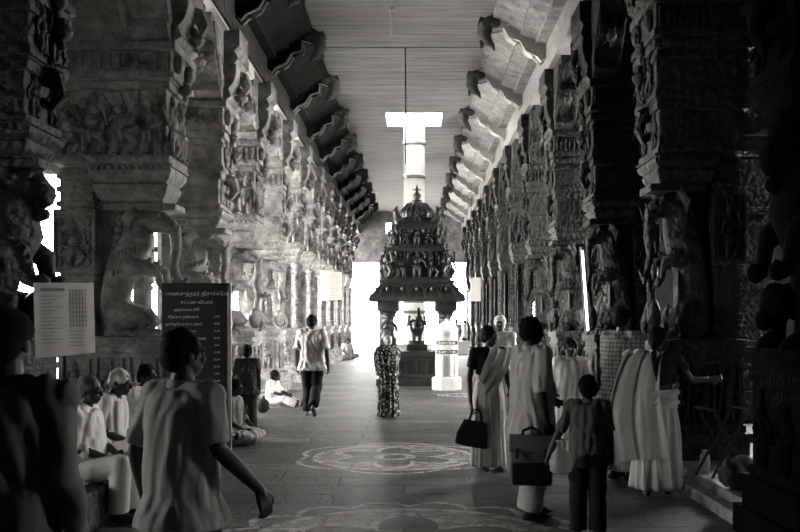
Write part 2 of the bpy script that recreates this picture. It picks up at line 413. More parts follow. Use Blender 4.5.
    def shirt(s, mat, sleeve=.55, hem=.35, infl=.018, amp=.0075, name='shirt', s0=-.32, loose=.054, collar=True, fat=0.):
        mb = MB(); j = s.j
        s.torso(mb, infl, s0, .97, hem, fat, s0 < 0)
        for S in 'RL':
            sh, e, w = j['sh'+S], j['el'+S], j['wr'+S]
            mb.tube([j['neck']-V(0, 0, .035), sh+V(0, 0, .008)], [.07, .06+infl*.5], n=12)
            if sleeve <= 1:
                p = sh.lerp(e, sleeve); mb.tube([sh, sh.lerp(p, .5), p], [loose+infl*.3, loose+.002, loose+.004], n=14, round_=False)
                mb.ell(sh, (loose,)*3, None, 12, 8)
            else:
                p = e.lerp(w, sleeve-1); mb.tube([sh, sh.lerp(e, .5), e, e.lerp(p, .5), p], [loose+infl*.3, loose-.002, loose-.009, loose-.012, loose-.018], n=14, round_=False)
                mb.ell(sh, (loose,)*3, None, 12, 8)
        me = remesh(mb, name, s.vox, 4); folds(me, amp, s.seed)
        o = link(name, me, mat, s.o, True, 180)
        if collar:
            cb = MB(); h, n, t, uh, us = s.ax(); v = t.cross(us)
            q = [ringpts(n+t*z, us, v, r, r*.92, 20, 2) for z, r in ((-.035, .083), (.0, .077), (.03, .07), (.034, .064), (.0, .066), (-.03, .07))]
            cb.loft(q, cap=False); cb.build('collar', mat, o, True, 60)
        return o
    def trousers(s, mat, loose=1., amp=.008, name='trousers', end=.97, parent=None):
        mb = MB(); j = s.j; s.torso(mb, .014, -.24, .16)
        for S in 'RL':
            h, k, a = j['hi'+S], j['kn'+S], j['an'+S]
            mb.tube([h+V(0, 0, .02), h.lerp(k, .45), k], [.096*loose, .096*loose, .080*loose], n=14)
            mb.tube([k, k.lerp(a, .5), k.lerp(a, end)], [.082*loose, .078*loose, .074*loose], n=14, round_=False)
            mb.ell(k, (.082*loose,)*3, None, 12, 8)
        me = remesh(mb, name, s.vox, 3); folds(me, amp, s.seed+9, kz=9, kh=22)
        return link(name, me, mat, s.o, True, 180)
    def skirt(s, mat, top=.16, hem_z=.06, ru=.2, rv=.19, pleat=.012, np_=17, name='skirt', lean=(0, 0)):
        j = s.j; h, n, t, uh, us = s.ax(); L = (n-h).length
        w = h+t*L*top; ft = (j['anR']+j['anL'])/2; rings = []
        v0 = V(0, 0, 1).cross(uh).normalized(); rng = random.Random(s.seed); ph = [rng.uniform(0, 6) for _ in range(4)]
        sp = abs((j['anR']-j['anL']).dot(uh))*.5
        for i in range(26):
            f = i/25; z = w.z+(hem_z-w.z)*f; c = w.lerp(V(ft.x, ft.y, hem_z), f); c.z = z
            hipb = math.sin(PI*min(1, f*1.6))*.02
            a_ = .162+(ru+sp*.3-.162)*f+hipb; b_ = .125+(rv-.125)*f+hipb
            pts = []
            for q in range(72):
                th = 2*PI*q/72
                pl = pleat*min(1, f*1.5+.15)*(math.sin(np_*th+ph[0]+1.2*math.sin(f*3+ph[1]))+.6*math.sin((np_*.5+1.5)*th+ph[2]+2*f))
                pts.append(c+uh*((a_+pl)*math.cos(th))+v0*((b_+pl)*math.sin(th)))
            rings.append(pts)
        inner = [[c.lerp(sum(r, V(0, 0, 0))/72, .05) for c in r] for r in (rings[-1],)]
        mb = MB(); mb.loft(rings+inner, cap=True)
        return mb.build(name, mat, s.o, True, 180)
    def drape(s, mat, pts, width, name='drape', thick=.012, amp=.012, normal=None):
        """A band of cloth following pts (centre, width direction)."""
        n = 16; rings = []; rng = random.Random(s.seed+3); ph = rng.uniform(0, 6)
        P_ = [Vector(p[0]) for p in pts]; W_ = [Vector(p[1]) for p in pts]
        steps = 30; out = []
        for i in range(steps+1):
            x = i/steps*(len(P_)-1); k = min(int(x), len(P_)-2); f = x-k
            def cr(A):
                a, b, c, d = A[max(k-1, 0)], A[k], A[k+1], A[min(k+2, len(A)-1)]
                return b+(c-a)*.5*f+(a*2-b*5+c*4-d)*.5*f*f+(b*3-a-c*3+d)*.5*f*f*f
            out.append((cr(P_), cr(W_)))
        for i, (c, w) in enumerate(out):
            t = (out[min(i+1, steps)][0]-out[max(i-1, 0)][0]).normalized(); nn = t.cross(w).normalized(); fr = []
            for q in range(n+1):
                a = (q/n-.5)*2; off = amp*math.sin(a*8+ph+i*.12)+amp*.5*math.sin(a*15+i*.2)
                fr.append(c+w*(a*width/2)+nn*off)
            rings.append(fr+[p-nn*thick for p in fr[::-1]])
        mb = MB(); mb.loft(rings); return mb.build(name, mat, s.o, True, 70)
# ------------------------------------------------------------------ stone carving
def fig(mb, o, u, v, w, s, seed=0, n=8):
    """A crowned deity carved in the round or half round: u across, v up, w outwards."""
    rng = random.Random(seed); o, u, v, w = map(Vector, (o, u, v, w)); M = Matrix((u, v, w)).transposed()
    def p(a, b, c=0.): return o+(u*a+v*b+w*c)*s
    def E(a, b, c, ra, rb, rc): mb.ell(p(a, b, c), (ra*s, rb*s, rc*s), M, n, 6)
    t = rng.uniform(-.06, .06)
    E(t, .80, .04, .085, .10, .085); E(t, .93, .03, .075, .09, .07); E(t, 1.04, .02, .045, .07, .045)
    E(t*.4, .58, .02, .145, .17, .10); E(0, .38, .02, .165, .11, .10)
    st = rng.choice((0, 1, 2))
    for q in (1, -1):
        k = (q*.25, .22, .06) if (st == 1 or (st == 2 and q == 1)) else (q*.10, .20, .05)
        f = (q*.10, 0, .04) if st else (q*.09, 0, .03)
        mb.tube([p(q*.09, .36, .03), p(*k), p(*f)], [.085*s, .07*s, .045*s], n=n)
        E(f[0]+q*.03, .02, .07, .06, .035, .07)
        h = rng.choice(((q*.30, .52, .04, q*.25, .78), (q*.27, .48, .05, q*.1, .40), (q*.3, .55, .03, q*.36, .34)))
        mb.tube([p(q*.15, .68, .02), p(h[0], h[1], h[2]), p(h[3], h[4], .08)], [.055*s, .048*s, .035*s], n=n)
        E(h[3], h[4]+.03, .08, .05, .055, .045)
        E(t+q*.085, .79, .03, .025, .06, .03)
        E(q*.13, .69, .02, .07, .05, .07)
    E(0, .50, .06, .12, .025, .07); E(0, .33, .10, .05, .13, .04)

def lip(mb, x0, x1, y, z0, z1, e=.04, b=.018): mb.bbox(x0-e, x1+e, -y-e, y+e, z0, z1, b)

def make_yali(lion=False, fat=1.):
    mb = MB()
    if not lion:
        w_ = fat
        mb.tube([(-.60, 0, 1.44), (-.74, 0, 1.62), (-.82, 0, 1.88), (-.78, 0, 2.12), (-.66, 0, 2.36), (-.56, 0, 2.58), (-.52, 0, 2.80)], [.17*w_, .24*w_, .19*w_, .19*w_, .24*w_, .21*w_, .19*w_], n=18)
        mb.tube([(-.54, 0, 2.82), (-.38, 0, 2.88), (-.22, 0, 2.84), (-.10, 0, 2.78)], [.19, .17, .13, .10], n=14)       # head with a long snout
        mb.tube([(-.16, 0, 2.84), (-.07, 0, 2.74), (-.05, 0, 2.52), (-.09, 0, 2.32), (-.05, 0, 2.14), (.03, 0, 2.06), (.07, 0, 2.14)], [.085, .08, .07, .062, .055, .05, .03], n=10)   # trunk
        mb.box(-1.04, -.80 if fat == 1 else -.5, -.09, .09, 1.4, 2.98); mb.box(-1.04, -.60, -.09, .09, 2.66, 3.0)
        for q in (1, -1):
            mb.ell((-.27, q*.12, 2.92), (.05, .04, .05), None, 8, 6)
            mb.tube([(-.46, q*.12, 2.92), (-.52, q*.2, 2.98), (-.60, q*.23, 2.86), (-.58, q*.2, 2.72)], [.05, .09, .08, .02], n=8)
            mb.tube([(-.16, q*.09, 2.78), (-.02, q*.13, 2.74), (.04, q*.12, 2.86)], [.032, .028, .01], n=8)
            mb.tube([(-.60, q*.14, 2.30), (-.40, q*.19, 2.26), (-.24, q*.18, 2.24), (-.22, q*.16, 2.08), (-.16, q*.15, 2.02)], [.13, .09, .06, .05, .06], n=10)
            mb.tube([(-.70, q*.15, 1.66), (-.46, q*.2, 1.66), (-.36, q*.18, 1.58), (-.42, q*.17, 1.5), (-.30, q*.17, 1.43)], [.2, .13, .08, .055, .065], n=10)
            for i in range(9): mb.ell((-.70-.018*i, q*.10, 2.92-.085*i), (.06, .07, .05), None, 8, 6)
            for i in range(10): mb.ell((-.78+.05*i, q*(.225*w_-.012*abs(i-4)*.5), 2.20+.018*i), (.03, .03, .035), None, 6, 5)
            for i in range(8): mb.ell((-.72+.05*i, q*(.225*w_-.006*abs(i-3)), 2.44+.012*i), (.025, .025, .045), None, 6, 5)
        mb.tube([(-.90, 0, 1.62), (-1.0, 0, 1.9), (-.96, 0, 2.2), (-.9, .1, 2.3)], [.05, .045, .04, .05], n=8)
        mb.ell((-.12, 0, 1.66), (.13, .15, .2), None, 12, 8); mb.tube([(-.05, 0, 1.70), (.03, 0, 1.55), (-.02, 0, 1.44)], [.07, .05, .04], n=8); mb.tube([(-.1, 0, 1.8), (-.08, 0, 2.0), (-.05, 0, 2.14)], [.06, .05, .05], n=8)
    else:
        mb.tube([(-.55, 0, 1.40), (-.62, 0, 1.75), (-.55, 0, 2.1), (-.42, 0, 2.42), (-.46, 0, 2.72), (-.5, 0, 2.9)], [.2, .26, .28, .34, .3, .24], n=18)
        mb.tube([(-.42, 0, 2.86), (-.2, 0, 2.86), (-.08, 0, 2.76)], [.24, .2, .13], n=14)
        mb.tube([(-.28, 0, 2.66), (-.14, 0, 2.58), (-.06, 0, 2.58)], [.13, .09, .06], n=10)
        for q in (1, -1):
            mb.ell((-.16, q*.14, 2.93), (.06, .05, .06), None, 10, 7); mb.ell((-.34, q*.2, 2.96), (.08, .04, .10), None, 10, 7); mb.ell((-.02, q*.06, 2.80), (.05, .05, .05), None, 8, 6)
            mb.tube([(-.42, q*.22, 2.36), (-.16, q*.26, 2.2), (-.10, q*.22, 1.98), (.0, q*.2, 1.96)], [.13, .1, .075, .08], n=10)
            mb.tube([(-.6, q*.2, 1.75), (-.28, q*.24, 1.75), (-.26, q*.22, 1.5), (-.1, q*.22, 1.42)], [.19, .13, .09, .08], n=10)
            for i in range(8):
                a = i*.22; mb.tube([(-.50-.10*math.sin(a), q*(.20+.02*i % 2), 3.02-.12*i), (-.60-.06*math.sin(a), q*.27, 2.90-.12*i), (-.52, q*.30, 2.74-.12*i)], [.03, .038, .02], n=6)
            for i in range(4): mb.tube([(-.11, q*.03*i, 2.68), (-.1, q*.03*i, 2.64)], [.018, .008], n=5)
        mb.ell((-.1, 0, 1.72), (.15, .17, .17), None, 12, 8); mb.ell((.02, 0, 1.62), (.08, .1, .08), None, 8, 6)
    return mb

def pendant(mb, x, z, s=1., y=0.):
    """A lotus bud hanging below a corbel."""
    mb.lathe([(.0, z-.26*s), (.05*s, z-.22*s), (.035*s, z-.17*s), (.10*s, z-.12*s), (.12*s, z-.06*s), (.07*s, z-.02*s), (.09*s, z), (.09*s, z+.05*s)], (x, y, 0), 10)

def make_pillar(kind, mat, xs=1.):
    """Local +x faces the nave, x = 0 is the nave face at mid height."""
    r = empty('carved_pillar', kind='thing')
    a = MB(); lip(a, -1.45, .0, .52, 0, .22, .05); lip(a, -1.42, -.04, .48, .22, .36, .02); lip(a, -1.45, -.02, .5, .36, .46, .03)
    a.build('plinth', mat, r)
    a = MB(); a.bbox(-1.38, -.1, -.42, .42, .44, 1.42, .02); lip(a, -1.38, -.1, .42, .46, .54, .03); lip(a, -1.38, -.1, .42, 1.16, 1.22, .03); lip(a, -1.38, -.1, .42, 1.3, 1.42, .06)
    for q in (1, -1):
        for i, x in enumerate((-1.15, -.75, -.35)):
            a.bbox(x-.17, x-.14, q*.42-.03, q*.42+.03, .54, 1.16, .01); a.bbox(x+.14, x+.17, q*.42-.03, q*.42+.03, .54, 1.16, .01)
            fig(a, (x, q*.42, .57), (-q, 0, 0), (0, 0, 1), (0, q, 0), .5, i+q)
        fig(a, (-.1, q*.2, .57), (0, 1, 0), (0, 0, 1), (1, 0, 0), .5, 5+q)
    a.build('pedestal', mat, r, True)
    a = MB(); a.bbox(-1.44, -1.02, -.22, .22, 1.40, 3.52, .03)
    for z in (1.5, 1.62, 2.1, 3.02, 3.2, 3.36): lip(a, -1.44, -1.02, .22, z, z+.07, .03, .02)
    a.bbox(-1.49, -.97, -.27, .27, 2.2, 2.98, .02)
    for q in (1, -1):
        for x0, x1, z0, z1 in ((-1.49, -.97, 2.2, 2.25), (-1.49, -.97, 2.93, 2.98), (-1.49, -1.45, 2.25, 2.93), (-1.01, -.97, 2.25, 2.93)): a.bbox(x0, x1, q*.27-.025, q*.27+.025, z0, z1, .008)
    pr = a.build('pier', mat, r, True)
    for q in (1, -1):
        a = MB()
        fig(a, (-1.23, q*.28, 2.29), (-q, 0, 0), (0, 0, 1), (0, q, 0), .52, 3)
        for b in (-.17, .17):
            for z in (2.34, 2.5, 2.66, 2.82): a.ell((-1.23+b, q*.28, z), (.04, .03, .06), None, 7, 5)
        a.build('relief_panel', mat, pr, True)
    if kind == 'colonnette':
        for x, y in ((-.14, .2), (-.14, -.2), (-.52, .22), (-.52, -.22), (-.86, 0)):
            a = MB(); prof = [(.12, 1.4), (.12, 1.5), (.08, 1.54)]
            for i in range(14): z = 1.58+i*.095; prof += [(.06, z), (.085, z+.03), (.085, z+.055), (.06, z+.085)]
            prof += [(.09, 2.95), (.13, 3.02), (.13, 3.08)]
            a.lathe(prof, (x, y, 0), 10); a.build('colonnette', mat, r, True)
        a = MB(); a.bbox(-.7, -.3, -.1, .1, 1.4, 3.05, .03); a.build('core_post', mat, r)
    else:
        make_yali(kind == 'lion', 1.18 if (kind == 'plain' and xs < 1) else 1.).build('rearing_lion' if kind == 'lion' else 'rearing_beast', mat, r, True, 70)
        a = MB(); a.bbox(-.9, .0, -.24, .24, 2.98, 3.06, .02); a.build('canopy_slab', mat, r)
    pl = kind in ('plain', 'lion')
    zt = 3.34 if pl else 3.52
    def vase(a, z0, z1, prof):
        rings = []
        for t, e in prof:
            z = z0+(z1-z0)*t
            rings.append([V(x, y, z) for x, y in [(-.96-e*.6+(.84+e*1.5)*k/5, -.27-e) for k in range(5)]+[(-.12+e*.9, -.27-e+(.54+2*e)*k/4) for k in range(4)]+[(-.12+e*.9-(.84+e*1.5)*k/5, .27+e) for k in range(5)]+[(-.96-e*.6, .27+e-(.54+2*e)*k/4) for k in range(4)]])
        a.loft(rings)
    a = MB(); vase(a, 3.02, zt, [(0, -.05), (.06, -.02), (.12, -.05), (.16, -.05), (.22, -.01), (.34, .02), (.46, .05), (.52, .055), (.55, .03), (.6, .03), (.66, .07), (.8, .11), (.88, .12), (.9, .09), (.94, .09), (.95, .13), (1, .135)])
    for q in (1, -1):
        for i in range(12): a.ell((-1.0+.083*i, q*.385, zt-.03), (.035, .03, .05), None, 6, 5)
    a.build('flared_moulding', mat, r, True)
    if pl:
        a = MB(); a.bbox(-1.44, -.08, -.36, .36, 3.34, 3.9, .03); lip(a, -1.44, -.08, .36, 3.36, 3.42, .035); lip(a, -1.44, -.08, .36, 3.8, 3.9, .05)
        for q in (1, -1):
            a.bbox(-1.0, -.4, q*.36-.02, q*.36+.02, 3.46, 3.76, .01)
            for x in (-.86, -.7, -.54): fig(a, (x, q*.37, 3.48), (-q, 0, 0), (0, 0, 1), (0, q, 0), .26, int(x*10))
            fig(a, (-.08, q*.2, 3.42), (0, 1, 0), (0, 0, 1), (1, 0, 0), .38, 5)
        a.tube([(-.1, 0, 3.86), (.06, 0, 3.8), (.1, 0, 3.66), (.02, 0, 3.55), (-.06, 0, 3.6)], [.1, .1, .08, .06, .05], n=8)
        a.build('panel_block', mat, r, True)
        a = MB(); a.bbox(-1.48, -.02, -.41, .41, 3.9, 4.52, .03); lip(a, -1.48, -.02, .41, 3.92, 4.0, .03); lip(a, -1.48, -.02, .41, 4.3, 4.36, .03); lip(a, -1.48, -.02, .41, 4.42, 4.52, .05)
        for q in (1, -1): fig(a, (.0, q*.2, 3.98), (0, 1, 0), (0, 0, 1), (1, 0, 0), .42, 8+q)
        fig(a, (.02, 0, 3.94), (0, 1, 0), (0, 0, 1), (1, 0, 0), .5, 2)
        pendant(a, .1, 4.3, .9)
        a.build('upper_block', mat, r, True)
    else:
        a = MB(); a.bbox(-1.46, -.07, -.38, .38, 3.5, 4.52, .03)
        lip(a, -1.46, -.07, .38, 3.52, 3.62, .05); lip(a, -1.46, -.07, .38, 4.42, 4.52, .05)
        rng = random.Random(11)
        for q in (1, -1):
            for i, x in enumerate((-1.28, -.98, -.6, -.24)):
                fig(a, (x, q*.385, 3.62), (-q, 0, 0), (0, 0, 1), (0, q, 0), .70 if i else .62, 20+i+q)
            for i in range(26): a.ell((-1.42+rng.random()*1.32, q*.385, 3.66+rng.random()*.72), (.05+.05*rng.random(), .05, .05+.05*rng.random()), None, 7, 5)
            fig(a, (-.065, q*.19, 3.62), (0, 1, 0), (0, 0, 1), (1, 0, 0), .70, 31+q)
        a.build('figure_frieze', mat, r, True)
    a = MB(); a.bbox(-1.5, .0, -.44, .44, 4.52, 4.98, .02); lip(a, -1.5, .0, .44, 4.54, 4.62, .05); lip(a, -1.5, .0, .44, 4.88, 4.98, .07)
    for q in (1, -1):
        for i in range(13): a.bbox(-1.46+.113*i, -1.40+.113*i, q*.44-.03, q*.44+.03, 4.66, 4.85, .01)
        a.ell((.04, q*.25, 4.76), (.09, .1, .12), None, 8, 6)
    pendant(a, .06, 4.56, .8)
    a.build('capital', mat, r, True)
    # corbels: one towards the nave with a scroll front, arms along the beam
    a = MB()
    prof = [(-1.6, 4.98), (.02, 4.98), (.12, 5.06), (.08, 5.18), (.16, 5.28), (.2, 5.42), (.2, 5.56), (-1.7, 5.56)]
    a.prism(prof, -.42, .42)
    prof = [(-1.6, 5.56), (.14, 5.56), (.22, 5.66), (.16, 5.78), (.24, 5.86), (.24, 6.12), (-1.8, 6.12)]
    a.prism(prof, -.36, .36)
    if kind == 'lion':
        for q in (1, -1): a.tube([(-.9, q*.42, 5.02), (-.7, q*.45, 5.3), (-.4, q*.45, 5.5), (-.2, q*.45, 5.7), (-.25, q*.45, 5.95), (-.5, q*.45, 6.0), (-.6, q*.45, 5.8), (-.48, q*.45, 5.7)], [.1, .12, .13, .13, .12, .1, .08, .06], n=8)
    a.tube([(.05, 0, 5.5), (.24, 0, 5.44), (.3, 0, 5.3), (.24, 0, 5.2), (.17, 0, 5.26)], [.1, .1, .085, .06, .04], n=8)
    pendant(a, .2, 5.2, .9)
    a.build('nave_corbel', mat, r, True)
    for q in (1, -1):
        a = MB(); R = Matrix.Rotation(q*PI/2, 4, 'Z')
        prof = [(.3, 5.0), (.48, 5.0), (.62, 5.1), (.6, 5.22), (.72, 5.36), (.92, 5.44), (1.0, 5.58), (.96, 5.7), (1.12, 5.84), (1.2, 6.0), (1.2, 6.12), (.3, 6.12)]
        a.prism(prof, -.24, .24, Matrix.Translation((-.24, 0, 0)) @ R)
        for yy in (.26, -.26):
            a.tube([V(-.24+yy, q*(.62), 5.2), V(-.24+yy, q*.78, 5.45), V(-.24+yy, q*1.0, 5.7), V(-.24+yy, q*1.1, 5.95)], [.05, .05, .045, .04], n=7)
        pendant(a, -.24, 5.5, .9, q*.95)
        a.build('beam_bracket', mat, r, True)
        a = MB(); a.bbox(-1.75, -1.3, min(q*.3, q*1.1), max(q*.3, q*1.1), 5.5, 6.12, .03); a.build('aisle_bracket', mat, r)
    r.scale = (xs, 1, 1)
    return r

# ------------------------------------------------------------------ the hall
Y0, Y1 = -4.0, 46.0
XL, XR = -8.3, 7.6
BL, BR = -2.82, 2.38                                       # inner faces of the two long beams
ZB0, ZB1, ZC = 6.12, 6.62, 7.2
f = MB(); f.box(XL, XR, Y0, Y1+.4, -.2, 0); structure('floor', f, FLOORM)
g_ = MB(); g_.box(-60, 60, Y1+.4, 140, -.3, -.06); g_.box(-60, XL-.01, -30, Y1+.4, -.3, -.06); g_.box(XR+.01, 60, -30, Y1+.4, -.3, -.06); structure('ground', g_, plain('sunlit paving', .75, .8))
# ceiling over the nave, with the square hole for the flag mast
HX0, HX1, HY0, HY1 = -.8, .75, 24.0, 25.7
c = MB(); cy = [(Y0, 18.2), (18.26, HY0)]
for a0, a1 in cy: c.box(-3.2, 2.9, a0, a1, ZC, ZC+.25)
c.box(-3.2, HX0, HY0, HY1, ZC, ZC+.25); c.box(HX1, 2.9, HY0, HY1, ZC, ZC+.25); c.box(-3.2, 2.9, HY1, Y1+.4, ZC, ZC+.25); c.box(-3.2, 2.9, 18.0, 18.45, ZC+.2, ZC+.3)
structure('ceiling', c, CEIL)
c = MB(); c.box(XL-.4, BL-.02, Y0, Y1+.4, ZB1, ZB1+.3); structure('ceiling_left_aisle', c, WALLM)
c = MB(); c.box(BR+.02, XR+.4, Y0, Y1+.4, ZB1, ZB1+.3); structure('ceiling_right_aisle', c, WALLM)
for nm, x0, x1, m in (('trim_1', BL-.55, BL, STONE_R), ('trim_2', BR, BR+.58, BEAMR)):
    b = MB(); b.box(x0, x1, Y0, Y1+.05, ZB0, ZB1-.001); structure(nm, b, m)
b = MB(); b.box(BL-.5, BL-.05, Y0, Y1+.05, ZB0-.03, ZB0); structure('trim_7', b, PALE)  # pale strip added: the lit underside of the left beam as colour
for nm, x0, x1, m in (('trim_3', BL-.02, BL+.86, STONE_SHADE), ('trim_4', BR+.02, BR-.96, STONE)):       # stepped coving from the beams up to the ceiling
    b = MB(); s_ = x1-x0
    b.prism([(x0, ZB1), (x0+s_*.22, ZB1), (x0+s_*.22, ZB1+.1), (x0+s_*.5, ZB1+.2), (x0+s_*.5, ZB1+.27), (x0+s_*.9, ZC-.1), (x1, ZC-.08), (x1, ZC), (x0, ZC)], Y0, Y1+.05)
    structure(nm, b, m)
def wall_with_holes(name, axis, at, th, lo, hi, ztop, holes, mat, z0=0.):
    """holes: (a0, a1, z0, z1) along the wall."""
    b = MB(); cuts = sorted(set([lo, hi]+[h[0] for h in holes]+[h[1] for h in holes]))
    for a, e in zip(cuts[:-1], cuts[1:]):
        hs = sorted([h for h in holes if h[0] <= a and h[1] >= e], key=lambda h: h[2]); z = z0
        spans = []
        for h in hs:
            if h[2] > z: spans.append((z, h[2]))
            z = h[3]
        if z < ztop: spans.append((z, ztop))
        for q0, q1 in spans:
            if axis == 'y': b.box(at, at+th, a, e, q0, q1)
            else: b.box(a, e, at, at+th, q0, q1)
    return structure(name, b, mat)
LEFT_H = [(4.6, 5.8, .9, 2.8), (13.6, 17.4, 0, 4.6), (18.6, 23.4, 0, 5.6), (24.8, 30, 0, 5.4), (32, 37, 0, 5.2), (40, 44, 0, 5)]  # nearest opening is out of view, put in as fill for the foreground
RIGHT_H = [(3.6, 4.4, 1.0, 2.4), (13.8, 17.4, 0, 6.0), (17.8, 23.5, 3.9, 6.0), (20.4, 22.0, 1.6, 3.6)]  # near and high openings unseen, put in to light foreground and left pillars
END_H = [(-3.3, -1.85, 0, 4.6), (-1.2, 1.2, 0, 3.2), (1.85, 3.3, 0, 4.6), (-1.5, -1.1, 6.1, 6.65), (-7.2, -4.6, 0, 3.5), (4.4, 6.8, 0, 3.5)]
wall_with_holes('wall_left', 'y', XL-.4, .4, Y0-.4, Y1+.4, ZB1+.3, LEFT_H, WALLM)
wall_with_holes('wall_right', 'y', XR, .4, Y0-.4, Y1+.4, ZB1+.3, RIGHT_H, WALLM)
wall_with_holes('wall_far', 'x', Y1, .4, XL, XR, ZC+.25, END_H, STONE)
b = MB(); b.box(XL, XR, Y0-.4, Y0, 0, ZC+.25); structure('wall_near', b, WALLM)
# low ledges under the two rows of pillars
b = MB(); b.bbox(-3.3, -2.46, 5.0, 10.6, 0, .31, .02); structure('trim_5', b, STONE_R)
b = MB(); b.bbox(2.5, 3.4, 6.9, 9.0, 0, .11, .02); b.bbox(2.6, 3.4, 6.9, 9.0, .11, .2, .02); structure('trim_6', b, STONE)

ORD = ['first', 'second', 'third', 'fourth', 'fifth', 'sixth', 'seventh', 'eighth', 'ninth', 'tenth', 'eleventh', 'twelfth', 'thirteenth', 'fourteenth']
left_y = [8.1, 11.2, 14.1, 17.1, 20.2, 23.3, 26.4, 29.5, 32.6, 35.7, 38.8, 41.9]
right_y = [6.3, 9.6, 12.9, 16.3, 19.8, 23.3, 26.7, 30.1, 33.5, 36.9, 40.3, 43.4]
protoL = {'lion': make_pillar('lion', STONE_R)}; protoL['beast'] = make_pillar('beast', STONE); protoL['colonnette'] = make_pillar('colonnette', STONE)  # near left lion pillar takes the shaded copy of the granite
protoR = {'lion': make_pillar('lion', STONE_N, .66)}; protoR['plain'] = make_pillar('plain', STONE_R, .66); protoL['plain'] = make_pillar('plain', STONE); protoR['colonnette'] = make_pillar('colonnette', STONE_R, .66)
WHAT = {'lion': 'lion', 'beast': 'trunked beast', 'plain': 'beast', 'colonnette': 'colonnettes'}
used = set()
def place_pillar(side, i, y):
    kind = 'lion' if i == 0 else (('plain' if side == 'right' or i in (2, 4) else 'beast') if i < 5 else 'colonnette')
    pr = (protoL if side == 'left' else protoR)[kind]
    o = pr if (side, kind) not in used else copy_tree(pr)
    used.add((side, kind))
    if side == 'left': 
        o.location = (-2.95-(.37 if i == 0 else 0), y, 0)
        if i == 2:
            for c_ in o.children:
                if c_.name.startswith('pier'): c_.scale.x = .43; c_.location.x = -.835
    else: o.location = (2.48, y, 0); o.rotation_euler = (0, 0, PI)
    n = ORD[i]
    if kind == 'lion': lab = ('carved pillar with rearing stone lion above the seated men' if side == 'left' else 'blackened-for-shade carved pillar with lion at the right edge, nearest of its row')
    elif kind in ('beast', 'plain'): lab = f'carved stone pillar with rearing trunked beast, {n} from the camera in the {side} row'
    else: lab = f'carved pillar with slender ringed colonnettes, {n} from the camera in the {side} row'
    tag(o, lab, 'pillar', f'carved pillars of the {side} row')
    if kind == 'lion': tag(o, group=f'carved pillars of the {side} row')
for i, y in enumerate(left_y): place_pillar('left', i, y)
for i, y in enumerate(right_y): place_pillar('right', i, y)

# plain pillars of the right aisle
def make_aisle_pillar():
    r = empty('aisle_pillar', kind='thing')
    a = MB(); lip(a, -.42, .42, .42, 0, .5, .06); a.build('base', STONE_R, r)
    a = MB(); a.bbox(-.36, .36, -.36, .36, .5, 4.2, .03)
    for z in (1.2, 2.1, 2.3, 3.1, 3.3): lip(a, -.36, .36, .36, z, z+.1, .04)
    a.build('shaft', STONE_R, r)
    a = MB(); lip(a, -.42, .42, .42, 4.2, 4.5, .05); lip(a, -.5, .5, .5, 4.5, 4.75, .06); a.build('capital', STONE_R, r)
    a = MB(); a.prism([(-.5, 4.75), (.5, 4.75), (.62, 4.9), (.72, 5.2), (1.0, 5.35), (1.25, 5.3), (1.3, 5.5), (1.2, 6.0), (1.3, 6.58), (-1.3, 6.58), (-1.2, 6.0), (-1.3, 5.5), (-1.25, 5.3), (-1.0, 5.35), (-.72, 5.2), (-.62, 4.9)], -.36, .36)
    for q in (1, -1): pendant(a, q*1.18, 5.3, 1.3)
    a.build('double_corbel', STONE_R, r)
    return r
ap = make_aisle_pillar()
for i, (x, y) in enumerate(((5.3, 14.4), (5.3, 25.0))):
    o = ap if i == 0 else copy_tree(ap)
    o.location = (x, y, 0)
    tag(o, f'square moulded pillar with double corbel in the right aisle, {ORD[i]} from the camera', 'pillar', 'aisle pillars')

# brackets that carry the ceiling: a curved rib with a dark beaked head at its tip
def make_bracket(L, ribmat):
    r = empty('ceiling_bracket')
    a = MB(); a.prism([(-.1, 6.64), (.02, 6.44), (.1, 6.36), (.18, 6.44), (.26, 6.42), (.40, 6.54), (.46, 6.72), (.56, 6.66), (.70, 6.76), (.8*L, 6.96), (L, 6.9), (L+.06, 7.18), (-.1, 7.18)], -.1, .1)
    for x in (.2, .45, .7): a.bbox(x*L-.03, x*L+.03, -.16, .16, 6.62+.5*x, 7.16, .01)
    rb = a.build('rib', ribmat, r, True)
    for q in (1, -1):
        a = MB(); a.tube([(-.04, q*.11, 6.44), (.1, q*.115, 6.33), (.19, q*.115, 6.43), (.38, q*.115, 6.52), (.48, q*.115, 6.70), (.68, q*.115, 6.76), (.8*L, q*.105, 6.95), (L, q*.1, 6.9)], [.012, .03, .026, .026, .026, .026, .026, .022], n=6)
        a.build('lit_edge_strip', PALE if ribmat is PALE else STONE, rb, True)  # lit edges of the ribs put in as paler strips
    a = MB(); a.tube([(L-.3, 0, 7.1), (L-.05, 0, 7.12), (L+.12, 0, 7.0), (L+.16, 0, 6.84), (L+.08, 0, 6.70), (L+.0, 0, 6.64), (L-.03, 0, 6.56)], [.07, .13, .15, .13, .09, .05, .015], n=12)
    a.tube([(L+.12, 0, 6.78), (L+.2, 0, 6.7), (L+.22, 0, 6.6)], [.07, .05, .015], n=8)
    for q in (1, -1): a.ell((L+.14, q*.12, 6.92), (.045, .035, .045), None, 8, 6); a.ell((L-.02, q*.12, 7.02), (.12, .04, .08), None, 8, 6); a.tube([(L+.1, q*.06, 7.08), (L+.22, q*.08, 7.12), (L+.26, q*.08, 7.04)], [.04, .035, .015], n=6)
    a.build('beaked_head', STONE_H, r, True)
    return r
